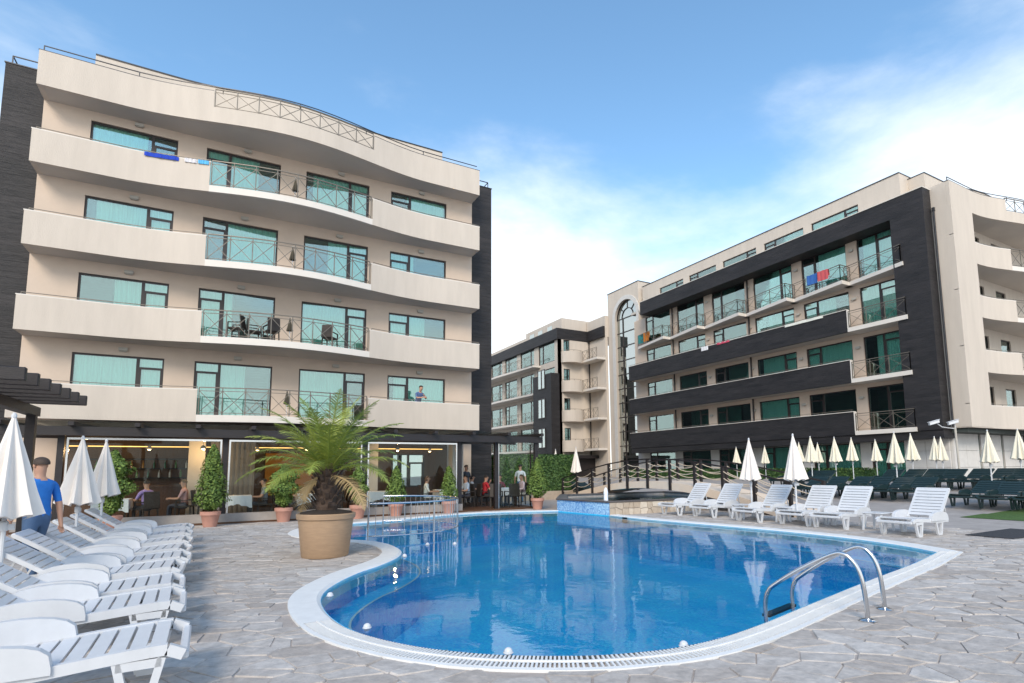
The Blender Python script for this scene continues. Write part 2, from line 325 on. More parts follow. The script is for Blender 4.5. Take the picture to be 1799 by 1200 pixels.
# flagstones: clipped voronoi cells
rng=np.random.RandomState(3); sp=.26; pts=[]
ST=1.4; ex=Vector((math.cos(-YAW),math.sin(-YAW))); ey=Vector((-ex.y,ex.x))
for i in range(-85,85):
    for j in range(-20,112):
        a=i*sp+(j%2)*sp*.5+rng.uniform(-.125,.125); b=j*sp*.9+rng.uniform(-.125,.125); pts.append((a,b))
pts=np.array(pts)
wp=[(ex.x*a*ST+ey.x*b,ex.y*a*ST+ey.y*b) for a,b in pts]
keep=[k for k,(x,y) in enumerate(wp) if -5.6<x<16.4 and 1.4<y<20.4 and not inpoly(x,y,PO) and not (11.2<x and 15.6<y)]
def clip(poly,nx,ny,c):
    out=[]; n=len(poly)
    for i in range(n):
        a,b=poly[i],poly[(i+1)%n]; da=a[0]*nx+a[1]*ny-c; db=b[0]*nx+b[1]*ny-c
        if da<=0: out.append(a)
        if (da<0<db) or (db<0<da):
            t=da/(da-db); out.append((a[0]+(b[0]-a[0])*t,a[1]+(b[1]-a[1])*t))
    return out
def stone(mb,poly,cx,cy):
    h=rng.uniform(.006,.014); ti=float(np.clip(rng.normal(.5,.28),0,1)); n=len(poly)
    tilt=(rng.uniform(-.006,.006),rng.uniform(-.006,.006))
    b=[(x,y,0) for x,y in poly]; t=[(cx+(x-cx)*.965,cy+(y-cy)*.965,h+tilt[0]*(x-cx)*4+tilt[1]*(y-cy)*4) for x,y in poly]
    mb.add(b+t,[tuple(range(n,2*n))]+[(i,(i+1)%n,n+(i+1)%n,n+i) for i in range(n)],ti)
cells=[]
for k in keep:
    x,y=pts[k]; d=((pts-pts[k])**2).sum(1); nb=np.argsort(d)[1:15]
    poly=[(x-.5,y-.5),(x+.5,y-.5),(x+.5,y+.5),(x-.5,y+.5)]
    for q in nb:
        nx,ny=pts[q]-pts[k]; L_=math.hypot(nx,ny); nx/=L_; ny/=L_
        gap=.005+.0035*math.sin(k*1.7+q)
        poly=clip(poly,nx,ny,(x*nx+y*ny)+L_/2-gap)
        if len(poly)<3: break
    if len(poly)>=3:
        poly=[(ex.x*a*ST+ey.x*b,ex.y*a*ST+ey.y*b) for a,b in poly]; x,y=wp[k]
        dp=Vector((x,y,-EYE)); dep=dp.dot(CF); u=CXP+FPX*dp.dot(CR)/max(dep,.01)
        vis=dep>1 and -80<u<1880
        vv=CYP-FPX*dp.dot(CU)/max(dep,.01)
        cells.append(((0 if (vis and vv<1215) else 100)+math.hypot(x,y),poly,x,y))
cells.sort(key=lambda c:c[0])
rest=MB()
for i,(d,poly,x,y) in enumerate(cells):
    if i<300:
        m1=MB(); stone(m1,poly,x,y); m1.build('flagstone','pave',ground)
    else: stone(rest,poly,x,y)
o=rest.build('flagstone_field','pave',ground); o['kind']='stuff'
# pool: basin, ledge, coping, grating, water
pool=thing('swimming_pool','kidney shaped blue tiled swimming pool with white overflow coping','swimming pool',(6,11,0))
def ring(mb,A,za,B,zb,sel=None):
    n=len(A)
    for i in range(n):
        if sel and not sel(i): continue
        j=(i+1)%n; mb.add([(*A[i],za),(*A[j],za),(*B[j],zb),(*B[i],zb)],[(0,1,2,3)])
IN1=offset(PW,-.38); 
mb=MB(); ring(mb,PW,.0,PW,-.38); ring(mb,PW,-.38,IN1,-.38); ring(mb,IN1,-.38,IN1,-1.15)
bm=bmesh.new(); vs=[bm.verts.new((x,y,-1.15)) for x,y in IN1]; ee=[bm.edges.new((vs[i],vs[(i+1)%len(vs)])) for i in range(len(vs))]
bmesh.ops.triangle_fill(bm,use_beauty=True,edges=ee); bm.verts.index_update()
mb.add([v.co[:] for v in bm.verts],[[v.index for v in f.verts] for f in bm.faces]); bm.free()
mb.build('basin','basin',pool)
mb=MB(); ring(mb,offset(PW,-.345),-.374,offset(PW,-.378),-.374); mb.build('ledge_edge_line','coping',pool)
for d,z in ((1.0,-1.14),(1.45,-1.142)):
    mb=MB(); ring(mb,offset(PW,-d),z,offset(PW,-d-.035),z,lambda i: PI_[i] in range(9,17)); mb.build('step_edge_line','coping',pool)
mb=MB(); fountain_side=lambda i: PI_[i]!=38
gsel=lambda i: PI_[i] in range(14,30)
A0=offset(PW,.05); A1=offset(PW,.33)
ring(mb,PW,-.005,A0,.025,fountain_side); ring(mb,PW,-.2,PW,-.005,fountain_side)
ring(mb,A0,.025,A1,.025,lambda i: fountain_side(i) and not gsel(i))
ring(mb,A1,.025,PO,.022,fountain_side); ring(mb,PO,.022,PO,-.05,fountain_side)
mb.build('coping','coping',pool)
mb=MB(); ring(mb,A0,-.02,A1,-.02,gsel); ring(mb,A0,.025,A0,-.02,gsel); ring(mb,A1,-.02,A1,.025,gsel); mb.build('drain_channel','channel',pool)
mb=MB(); n=len(PW)
for i in range(n):
    if not gsel(i): continue
    a0,a1=Vector(A0[i]),Vector(A0[(i+1)%n]); b0,b1=Vector(A1[i]),Vector(A1[(i+1)%n]); k=max(1,int((a1-a0).length/.034))
    for q in range(k):
        t=(q+.5)/k; p=a0.lerp(a1,t); r_=b0.lerp(b1,t); d=(a1-a0).normalized()*.0095
        for (s0,s1) in ((.02,.47),(.53,.98)):
            u,v_=p.lerp(r_,s0),p.lerp(r_,s1)
            mb.add([(*(u-d),.027),(*(u+d),.027),(*(v_+d),.027),(*(v_-d),.027),(*(u-d),.0),(*(u+d),.0),(*(v_+d),.0),(*(v_-d),.0)],[(0,1,2,3),(0,4,5,1),(1,5,6,2),(2,6,7,3),(3,7,4,0)])
    mm=[p.lerp(q_,.5) for p,q_ in ((a0,b0),(a1,b1))]
    mb.bar((*mm[0],.0265),(*mm[1],.0265),.02,.02)
o=mb.build('overflow_grating','coping',pool); o['kind']='stuff'
bm=bmesh.new(); vs=[bm.verts.new((x,y,-.035)) for x,y in PW]; ee=[bm.edges.new((vs[i],vs[(i+1)%len(vs)])) for i in range(len(vs))]
bmesh.ops.triangle_fill(bm,use_beauty=True,edges=ee)
for f in bm.faces:
    if f.normal.z<0: f.normal_flip()
me=bpy.data.meshes.new('pool_water'); bm.to_mesh(me); bm.free(); me.materials.append(MT['water'])
pw=bpy.data.objects.new('pool_water',me); COL.objects.link(pw); pw['kind']='structure'
# floating balls along the edge
for k,(px,py) in enumerate([(580,1042),(645,1097),(893,1140),(1201,1128),(711,974),(751,954),(799,953)]):
    p=g(px,py,.0); t=thing('float_ball','small white float ball on the pool water by the coping','float',(p.x,p.y,-.035),'float balls on the pool')
    m=MB(); m.sphere((p.x,p.y,-.025),.042,.042,.042,12,8); m.build('ball','plastic',t,True)
    m=MB(); m.lathe([(.04,-.008),(.047,-.004),(.047,.004),(.04,.008)],14,(p.x,p.y,-.03)); m.build('collar','plastic',t,True)
# entry ladder with two bent steel rails
lad=thing('pool_ladder','bent stainless steel ladder rails at the pool edge','pool ladder',(6.2,3.7,0))
for dx,dy in ((0,0),(.62,.17)):
    b=Vector((5.92+dx,3.54+dy,0)); e_=g(1345,1070,-.03) if dx==0 else g(1392,1052,-.03); nrm=Vector((e_.x-b.x,e_.y-b.y,0)); LL=nrm.length; nrm/=LL; m=MB(); pts=[]
    prof=[(0,0),(.015*LL,.30),(.05*LL,.50),(.11*LL,.62),(.19*LL,.68),(.30*LL,.66),(.60*LL,.48),(.88*LL,.27),(.96*LL,.18),(LL,.03),(LL,-.3)]
    for i in range(len(prof)-1):
        for k in range(4):
            t=k/4; P=[prof[max(0,min(len(prof)-1,i+q))] for q in (-1,0,1,2)]
            q=[.5*(2*P[1][c]+(P[2][c]-P[0][c])*t+(2*P[0][c]-5*P[1][c]+4*P[2][c]-P[3][c])*t*t+(3*P[1][c]-P[0][c]-3*P[2][c]+P[3][c])*t**3) for c in (0,1)]
            pts.append(b+nrm*q[0]+Vector((0,0,q[1])))
    pts.append(b+nrm*LL+Vector((0,0,-.5)))
    m.tube(pts,.024,12); m.build('rail','steel',lad,True)
    m=MB(); m.lathe([(.085,0),(.085,.012),(.03,.03)],18,(b.x,b.y,.008)); m.build('base_flange','steel',lad,True)
m=MB(); a=g(1345,1070,-.03); c_=g(1392,1052,-.03); m.bar((a.x,a.y,-.10),(c_.x,c_.y,-.10),.09,.03); m.build('tread','darkplastic',lad)
# curved railing standing in the shallow end
kr=thing('curved_pool_railing','curved stainless railing with thin balusters standing in the shallow pool end','railing',(3.7,15.5,0))
arc=[(3.75+2.05*math.cos(a),15.45+2.05*math.sin(a)) for a in [math.radians(-112+ (187)*i/40) for i in range(41)]]
for z,r,nm in ((.86,.024,'top_rail'),(.10,.018,'bottom_rail')):
    m=MB(); m.tube([(x,y,z) for x,y in arc],r,10); m.build(nm,'steel',kr,True)
for i,(x,y) in enumerate(arc):
    m=MB(); big=i%10==0; m.tube([(x,y,-.36 if big else .10),(x,y,.86)],.021 if big else .007,8); m.build('post' if big else 'baluster','steel',kr,True)
# fountain basin
fb=thing('fountain_basin','raised fountain basin with blue mosaic side and crazy stone front','fountain',(14,18,0))
FO=[(11.42,18.9),(11.80,15.98),(13.9,15.85),(15.9,15.75),(19.0,17.0),(19.4,21.5),(13.5,22.0)]
def shrink(P,d):
    c=Vector((sum(p[0] for p in P)/len(P),sum(p[1] for p in P)/len(P))); return [tuple(c+(Vector(p)-c)*(1-d/(Vector(p)-c).length)) for p in P]
FI=shrink(FO,.34); m=MB()
for i in range(7):
    j=(i+1)%7
    q=MB(); q.add([(*FO[i],-1.0),(*FO[j],-1.0),(*FI[j],-1.0),(*FI[i],-1.0),(*FO[i],.43),(*FO[j],.43),(*FI[j],.43),(*FI[i],.43)],[(0,1,5,4),(1,2,6,5),(2,3,7,6),(3,0,4,7),(4,5,6,7)])
    if i==0: q.build('mosaic_wall','mosaic',fb)
    else: q.build('wall','mortar',fb)
FC=shrink(FO,-.05); FD=shrink(FO,.40); m=MB()
for i in range(7):
    j=(i+1)%7; m.add([(*FC[i],.43),(*FC[j],.43),(*FD[j],.43),(*FD[i],.43),(*FC[i],.48),(*FC[j],.48),(*FD[j],.48),(*FD[i],.48)],[(0,1,5,4),(1,2,6,5),(2,3,7,6),(3,0,4,7),(4,5,6,7),(0,3,2,1)])
m.build('granite_cap','granite',fb)
m=MB(); m.add([(*p,.33) for p in FI],[tuple(range(7))]); m.build('basin_water','water',fb)
m=MB(); m.add([(*p,.1) for p in FI],[tuple(range(7))]); m.build('basin_floor','basin',fb)
# stones on the two front walls
for (a,b) in ((FO[1],FO[2]),(FO[2],FO[3])):
    a,b=Vector(a),Vector(b); L_=(b-a).length; d=(b-a)/L_; nn=Vector((d.y,-d.x)); nx=int(L_/.24)
    sp_=[((i+.5)/nx*L_+rng.uniform(-.07,.07),(.08 if j==0 else .32)+rng.uniform(-.06,.06)) for i in range(nx) for j in (0,1)]
    for k,(s,z) in enumerate(sp_):
        poly=[(0,0),(L_,0),(L_,.42),(0,.42)]
        for q,(s2,z2) in enumerate(sp_):
            if q==k: continue
            vx,vz=s2-s,z2-z; l_=math.hypot(vx,vz)
            if l_<.8: poly=clip(poly,vx/l_,vz/l_,(s*vx+z*vz)/l_+l_/2-.010)
            if len(poly)<3: break
        if len(poly)<3: continue
        q=MB(); n=len(poly); A=[(a.x+d.x*s_-nn.x*-.002,a.y+d.y*s_+nn.y*.002,z_) for s_,z_ in poly]; B=[(p[0]+nn.x*.025,p[1]+nn.y*.025,p[2]) for p in A]
        q.add(A+B,[tuple(range(n,2*n))]+[(i,(i+1)%n,n+(i+1)%n,n+i) for i in range(n)],float(rng.uniform(0,1))); q.build('stone','fstone',fb)
jet=thing('fountain_jet','white foaming water jet rising from the fountain basin','fountain jet',(12.6,17.2,.33))
m=MB(); random.seed(2)
m.lathe([(.03,.30),(.07,.33),(.085,.45),(.075,.60),(.085,.75),(.06,.86),(.02,.92)],10,(12.55,17.2,0)); m.build('column','foam',jet,True)
m=MB(); m.lathe([(.22,.325),(.2,.35),(.10,.37),(.07,.40)],14,(12.55,17.2,0)); m.build('splash','foam',jet,True)
# arched footbridge with rope railings
br=thing('footbridge','arched footbridge with dark posts and rope railings over the fountain basin','bridge',(16.8,18,0))
X0,X1=16.0,17.7; Y0,Y1=11.6,26.0
def bz(y):
    t=(y-Y0)/(Y1-Y0); return .12+.95*math.sin(PI*min(1,max(0,t)))**1.0*(1 if True else 0)
def arcz(y,th): return bz(y)-th
m=MB(); n=36; ys=[Y0+(Y1-Y0)*i/n for i in range(n+1)]
for i in range(n):
    a,b=ys[i],ys[i+1]; ta,tb=bz(a),bz(b); ba,bb=max(-.05,ta-.30),max(-.05,tb-.30)
    m.add([(X0,a,ta),(X1,a,ta),(X1,b,tb),(X0,b,tb),(X0,a,ba),(X1,a,ba),(X1,b,bb),(X0,b,bb)],[(0,1,2,3),(4,7,6,5),(0,3,7,4),(1,5,6,2)])
m.build('deck','deck',br)
for X in (X0-.03,X1+.03):
    yy=[Y0+.2+(Y1-Y0-.4)*i/10 for i in range(11)]; tops=[]
    for i,y in enumerate(yy):
        z=bz(y); q=MB(); q.box(X-.05,X+.05,y-.05,y+.05,z-.32,z+.98); q.build('post','dwood',br); tops.append((X,y,z+.96))
    q=MB()
    for i in range(10): q.bar(tops[i],tops[i+1],.06,.05)
    q.build('handrail','dwood',br)
    for i in range(10):
        for k in range(3):
            h=.30+.25*k; a=Vector((X,yy[i],bz(yy[i])+h)); b=Vector((X,yy[i+1],bz(yy[i+1])+h)); q=MB()
            q.tube([a.lerp(b,t)+Vector((0,0,-.14*4*t*(1-t))) for t in [j/8 for j in range(9)]],.016,6); q.build('rope','rope',br,True)
# ---------------- buildings ----------------
def railing(parent,pts,z0,h,close=False,fill=True):
    """posts, two rails and an X brace in each panel along a plan polyline"""
    m=MB(); P=[Vector((*p,0)) for p in pts]
    for p in P: m.bar((p.x,p.y,z0),(p.x,p.y,z0+h),.035)
    for i in range(len(P)-1):
        a,b=P[i],P[i+1]
        for z,s in ((z0+h,.045),(z0+h-.13,.025),(z0+.08,.025)): m.bar((a.x,a.y,z),(b.x,b.y,z),s,s*.8)
    r=m.build('railing','metal',parent)
    for i in range(len(P)-1):
        a,b=P[i],P[i+1]; q=MB(); z1,z2=z0+.08,z0+h-.13
        q.bar((a.x,a.y,z1),(b.x,b.y,z2),.02); q.bar((a.x,a.y,z2),(b.x,b.y,z1),.02)
        q.build('cross_brace','metal',r)
    return r
def window(parent,o,du,W,z0,z1,doors=(),depth=.10,open_=None,room=True,trans=.42,gl='glass',cur=True,curspan=(0,1)):
    """window in a wall: o=(x,y) start, du=unit plan dir along wall, inward normal = left of... dn; frame, panes, curtain"""
    du=Vector((*du,0)); dn=Vector((-du.y,du.x,0)); O=Vector((*o,0))     # dn points into the building
    def bx(mb,u0,u1,n0,n1,za,zb):
        v=[O+du*u+dn*n_+Vector((0,0,z)) for z in (za,zb) for n_ in (n0,n1) for u in (u0,u1)]
        mb.add(v,[(0,2,3,1),(4,5,7,6),(0,1,5,4),(1,3,7,5),(3,2,6,7),(2,0,4,6)])
    f=MB(); t=.06
    n0,n1=depth-.03,depth+.05
    bx(f,0,t,n0,n1,z0,z1); bx(f,W-t,W,n0,n1,z0,z1); bx(f,t,W-t,n0,n1,z1-t,z1); bx(f,t,W-t,n0,n1,z0,z0+t)
    cuts=[0,W]
    for (u0,u1) in doors:
        for u in (u0,u1):
            if .1<u<W-.1: bx(f,u-.05,u+.05,n0,n1,z0+t,z1-t); cuts.append(u)
        bx(f,max(u0,0)+.05,min(u1,W)-.05,n0+.005,n1-.005,z1-trans-.04,z1-trans+.04)
        bx(f,max(u0,0)+.05,max(u0,0)+.11,n0+.005,n1-.005,z0+t,z1-trans-.04); bx(f,min(u1,W)-.11,min(u1,W)-.05,n0+.005,n1-.005,z0+t,z1-trans-.04)
    w_=f.build('window','frame',parent)
    cuts=sorted(set(cuts))
    for i in range(len(cuts)-1):
        g_=MB(); bx(g_,cuts[i]+.03,cuts[i+1]-.03,depth+.005,depth+.013,z0+.04,z1-.04); g_.build('pane',gl,w_)
    if cur:
        c=MB(); u=W*curspan[0]+.05; k=0; e=W*curspan[1]-.05
        while u<e:
            u2=min(e,u+.075); na,nb=(.19,.23) if k%2 else (.23,.19)
            v=[O+du*u+dn*na+Vector((0,0,z0)),O+du*u2+dn*nb+Vector((0,0,z0)),O+du*u2+dn*nb+Vector((0,0,z1)),O+du*u+dn*na+Vector((0,0,z1))]
            c.add(v,[(0,1,2,3)]); u=u2; k+=1
        c.build('curtain','curtain',w_)
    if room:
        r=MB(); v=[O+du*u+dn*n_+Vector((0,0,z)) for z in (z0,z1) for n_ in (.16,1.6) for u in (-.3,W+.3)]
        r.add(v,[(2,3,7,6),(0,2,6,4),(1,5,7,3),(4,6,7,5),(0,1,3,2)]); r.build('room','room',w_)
    return w_
def wall_holes(parent,o,du,W,z0,z1,holes,m='stucco',th=.3,name='wall'):
    """flat wall with rectangular holes (u0,u1,za,zb): built of blocks between the holes, reveals included"""
    du=Vector((*du,0)); dn=Vector((-du.y,du.x,0)); O=Vector((*o,0)); mb=MB()
    us=sorted({0,W,*[h[0] for h in holes],*[h[1] for h in holes]}); zs=sorted({z0,z1,*[h[2] for h in holes],*[h[3] for h in holes]})
    def inh(u,z): return any(h[0]<u<h[1] and h[2]<z<h[3] for h in holes)
    S=[[not inh((us[i]+us[i+1])/2,(zs[j]+zs[j+1])/2) for j in range(len(zs)-1)] for i in range(len(us)-1)]
    def q(a): mb.add([O+du*u+dn*n_+Vector((0,0,z)) for u,n_,z in a],[(0,1,2,3)])
    for i in range(len(us)-1):
        for j in range(len(zs)-1):
            if not S[i][j]: continue
            a,b,c,d=us[i],us[i+1],zs[j],zs[j+1]
            q([(a,0,c),(b,0,c),(b,0,d),(a,0,d)]); q([(a,th,c),(a,th,d),(b,th,d),(b,th,c)])
            if i==0 or not S[i-1][j]: q([(a,0,c),(a,0,d),(a,th,d),(a,th,c)])
            if i==len(us)-2 or not S[i+1][j]: q([(b,0,c),(b,th,c),(b,th,d),(b,0,d)])
            if j==0 or not S[i][j-1]: q([(a,0,c),(a,th,c),(b,th,c),(b,0,c)])
            if j==len(zs)-2 or not S[i][j+1]: q([(a,0,d),(b,0,d),(b,th,d),(a,th,d)])
    return mb.build(name,m,parent)
def lamp_fix(parent,x,y,z,d=(0,-1)):
    m=MB(); d=Vector(d); s=Vector((-d.y,d.x)); 
    m.obox((x+d.x*.05,y+d.y*.05,z),(s.x,s.y,0),(d.x,d.y,0),(0,0,1),.14,.05,.06); m.obox((x+d.x*.06,y+d.y*.06,z-.085),(s.x,s.y,0),(d.x,d.y,0),(0,0,1),.11,.04,.012); m.build('wall_lamp','fixture',parent)
def front_curve(xc,y0,amp,hw): return lambda X: y0-(amp*math.cos(PI*(X-xc)/(2*hw))**2 if abs(X-xc)<hw else 0)
def end_front(B,x0,x1,xc,ypar,ywall,full_left=False,xmax=None):
    """the balconied end front of one hotel wing (storeys of 3 m, bulging middle)"""
    yc=front_curve(xc,ypar,.95,6.0); xl,xr=xc-3.1,xc+3.15
    xe=x1 if xmax is None else xmax
    def strip(xa,xb,n):
        return [xa+(xb-xa)*i/n for i in range(n+1)]
    def shell(mb,xa,xb,za,zb,th=.16,n=None):
        X=strip(xa,xb,n or max(2,int((xb-xa)/.35)))
        for i in range(len(X)-1):
            a,b=X[i],X[i+1]; ya,yb=yc(a),yc(b)
            mb.add([(a,ya,za),(b,yb,za),(b,yb+th,za),(a,ya+th,za),(a,ya,zb),(b,yb,zb),(b,yb+th,zb),(a,ya+th,zb)],[(0,1,5,4),(2,3,7,6),(4,5,6,7),(0,3,2,1)]+([(0,4,7,3)] if i==0 else [])+([(1,2,6,5)] if i==len(X)-2 else []))
    for k in range(4):
        zb=3.53+3.0*k; zt=zb+1.2
        sl=MB(); X=strip(x0,x1,40)
        for i in range(40):
            a,b=X[i],X[i+1]; ya,yb=yc(a)+.006,yc(b)+.006
            sl.add([(a,ya,zb+.004),(b,yb,zb+.004),(b,ywall,zb+.004),(a,ywall,zb+.004),(a,ya,zb+.24),(b,yb,zb+.24),(b,ywall,zb+.24),(a,ywall,zb+.24)],[(0,1,5,4),(0,3,2,1),(4,5,6,7)])
        sl.build('balcony_slab','soffit',B)
        ed=MB(); shell(ed,xl-.02,xr+.02,zb-.001,zb+.26,.1); ed.build('slab_edge','stucco_w',B)
        for (a,b) in ((x0,xl),(xr,x1)):
            mb=MB(); shell(mb,a,b,zb,zt); p=mb.build('parapet','stucco',B)
            mb=MB(); shell(mb,a-.02,b+.02,zt,zt+.035,.19); mb.build('parapet_cap','stucco_w',p)
            mb=MB(); X=strip(a+.1,b,6)
            for i in range(6): mb.bar((X[i],yc(X[i])+.09,zt+.12),(X[i+1],yc(X[i+1])+.09,zt+.12),.025)
            for i in range(0,7,2): mb.bar((X[i],yc(X[i])+.09,zt+.03),(X[i],yc(X[i])+.09,zt+.12),.02)
            mb.build('guard_rail','metal',p)
        for X_ in (x0,x1):
            mb=MB(); s=.16 if X_==x0 else -.16; mb.box(min(X_,X_+s),max(X_,X_+s),ypar+.165,ywall,zb+.002,zt-.002); mb.build('side_parapet','stucco',B)
        X=strip(xl+.06,xr-.06,8); railing(B,[(x,yc(x)+.07) for x in X],zb+.26,zt-zb-.16)
    # roof fascia: solid, with a lowered middle stretch behind a railing
    zb,zt=15.42,16.72
    mb=MB(); X=strip(x0,x1,40)
    for i in range(40):
        a,b=X[i],X[i+1]; ya,yb=yc(a)+.006,yc(b)+.006
        mb.add([(a,ya,zb+.004),(b,yb,zb+.004),(b,ywall+.5,zb+.004),(a,ywall+.5,zb+.004),(a,ya,16.0),(b,yb,16.0),(b,ywall+2,16.0),(a,ywall+2,16.0)],[(0,1,5,4),(0,3,2,1),(4,5,6,7)])
    mb.build('roof_slab','soffit',B)
    mb=MB(); shell(mb,x0,xl,zb,zt); shell(mb,xl,xr,zb,16.05,n=20); shell(mb,xr,x1,zb,zt); mb.box(x0,x0+.16,ypar+.165,ywall+.5,zb+.002,zt-.003); mb.box(x1-.16,x1,ypar+.165,ywall+.5,zb+.002,zt-.003)
    f=mb.build('roof_fascia','stucco',B)
    mb=MB(); shell(mb,x0-.02,xl,zt,zt+.03,.2); shell(mb,xr,x1+.02,zt,zt+.03,.2); mb.build('fascia_cap','roofmetal',f)
    mb=MB(); X=strip(x0+.1,x1-.1,24)
    for i in range(24):
        mb.bar((X[i],yc(X[i])+.12,zt+.26),(X[i+1],yc(X[i+1])+.12,zt+.26),.03)
        if i%4==0: mb.bar((X[i],yc(X[i])+.12,zt),(X[i],yc(X[i])+.12,zt+.26),.03)
    mb.build('roof_guard_rail','roofmetal',f)
    X=strip(xl+.04,xr-.04,8); railing(B,[(x,yc(x)+.07) for x in X],16.05,.80)
    return yc
# ---- left wing: front faces the pool ----
LB=thing('hotel_wing','cream hotel wing with curved balconies standing behind the restaurant','building',(2.05,25.6,0))
XC=2.05; x0,x1=-6.45,10.54
ycL=end_front(LB,x0,x1,XC,24.6,25.6)
WX=[(-5.05,2.79,[(1.96,2.79)]),(-1.26,2.79,[(0,.86)]),(2.57,2.77,[(1.9,2.77)]),(6.36,2.80,[(0,.95)])]
holes=[]
for k in range(4):
    for (xs_,W_,d_) in WX: holes.append((xs_-x0,xs_+W_-x0,3.78+3*k,6.06+3*k))
wall_holes(LB,(x0,25.6),(1,0),x1-x0,0,15.45,holes,'wallp')
for k in range(4):
    for i,(xs_,W_,d_) in enumerate(WX):
        window(LB,(xs_,25.6),(1,0),W_,3.78+3*k,6.06+3*k,d_,curspan=[(0,1),(.28,1),(0,.66),(.36,1),(0,.72),(.0,.45),(.1,1)][(k*3+i*2)%7])
        lamp_fix(LB,xs_+W_*.5+.1,25.6,6.06+3*k+.24)
mb=MB(); mb.box(-7.65,11.75,25.83,58,0,16.62); mb.build('clad_body','wood',LB)
mb=MB(); mb.box(-7.68,11.78,25.81,58,16.62,16.66); mb.build('roof_edge','roofmetal',LB)
mb=MB()
for x in (-7.5,-6.6): mb.bar((x,25.95,16.66),(x,25.95,17.0),.035)
mb.bar((-7.5,25.95,17.0),(-6.45,25.95,17.0),.035); mb.bar((-7.5,25.95,17.0),(-7.5,40,17.0),.035)
for x in (10.7,11.6): mb.bar((x,25.95,16.66),(x,25.95,17.0),.035)
mb.bar((10.55,25.95,17.0),(11.6,25.95,17.0),.035); mb.bar((11.6,25.95,17.0),(11.6,40,17.0),.035); mb.build('roof_guard_rail','roofmetal',LB)
mb=MB(); PX=[-5.35+14.75*i/24 for i in range(25)]
top=[(x,27.0-(.5*math.cos(PI*(x-XC)/9)**2 if abs(x-XC)<4.5 else 0)) for x in PX]
mb.prism(top+[(9.4,45),(-5.35,45)],16.6,18.62); p=mb.build('penthouse','stucco',LB)
mb=MB(); mb.prism([(x,y-.03) for x,y in top]+[(9.43,45),(-5.38,45)],18.62,18.67); mb.build('penthouse_cap','roofmetal',p)
# things on the left wing's balconies
def towel(name,label,pts,z,w,drop,col,parent=None):
    """towel folded over a parapet or rail: pts two plan points along the rail, drop on the outer side"""
    a,b=Vector((*pts[0],0)),Vector((*pts[1],0)); d=(b-a).normalized(); n=Vector((d.y,-d.x,0)); m=MB(); S=10
    for i in range(S):
        for (o1,z1),(o2,z2) in (((.03,z-drop),(.035,z+.02)),((.035,z+.02),(-.12,z+.02)),((-.12,z+.02),(-.13,z-drop*.6))):
            u0,u1=i/S,(i+1)/S; wv=lambda u: .012*math.sin(u*17)
            v=[a.lerp(b,u0)+n*(o1+wv(u0))+Vector((0,0,z1)),a.lerp(b,u1)+n*(o1+wv(u1))+Vector((0,0,z1)),a.lerp(b,u1)+n*(o2+wv(u1))+Vector((0,0,z2)),a.lerp(b,u0)+n*(o2+wv(u0))+Vector((0,0,z2))]
            m.add(v,[(0,1,2,3)])
    mm=mat('towel_'+name,col,.95,noise=.15,nscale=20)
    o=m.build('towel',mm); mod=o.modifiers.new('s','SOLIDIFY'); mod.thickness=.012
    tag(o,label,'towel'); return o
for (xa,xb,c,l) in ((-3.2,-2.1,(.02,.06,.45),'blue striped towel hanging over the top left parapet'),(-1.9,-1.5,(.7,.68,.7),'white cloth strip lying on the top left parapet'),(-1.45,-1.1,(.12,.45,.75),'light blue towel at the end of the top left parapet')):
    towel('l',l,[(xa,ycL(xa)),(xb,ycL(xb))],13.73,0,.13,c)
# ---- right wing: long clad facade and a curved end front ----
RB=thing('hotel_wing','long hotel wing with dark timber clad balcony bands beyond the footbridge','building',(38,27,.8))
XW=33.1; FL=[3.62,6.68,9.73,12.78]; BAYS=[(38.6,35.36),(34.5,31.4),(30.57,27.34),(26.56,23.36),(22.63,19.54),(18.85,16.75)]
yS=40.2
holes=[]
for z in FL:
    for a,b in BAYS: holes.append((yS-a,yS-b,z+.1,z+2.66))
gh=[(yS-a,yS-b,.95,3.0) for a,b in BAYS[:5]]+[(yS-18.9,yS-17.0,.95,3.0)]
wall_holes(RB,(XW,yS),(0,-1),yS-14.6,3.3,15.45,holes,'wallp')
wall_holes(RB,(XW+.05,yS),(0,-1),yS-14.6,.5,3.3,gh,'stone_w')
pat=[(0,1),(.3,1),(0,.7),(0,1),(.35,1),(.1,1)]
for fi,z in enumerate(FL):
    for bi,(a,b) in enumerate(BAYS):
        W_=a-b; left=(bi%2==0); d=[(0,.95)] if left else [(W_-.95,W_)]
        bare=(fi==0 and bi in (0,4,5))
        window(RB,(XW,a),(0,-1),W_,z+.1,z+2.66,d,curspan=pat[(bi+2*fi)%6],cur=not bare)
        if bare:
            pass
        lamp_fix(RB,XW,b-.35,z+2.1,(-1,0))
for h in gh: window(RB,(XW+.05,yS-h[0]),(0,-1),h[1]-h[0],.95,3.0,[(0,.9)],curspan=(0,1))
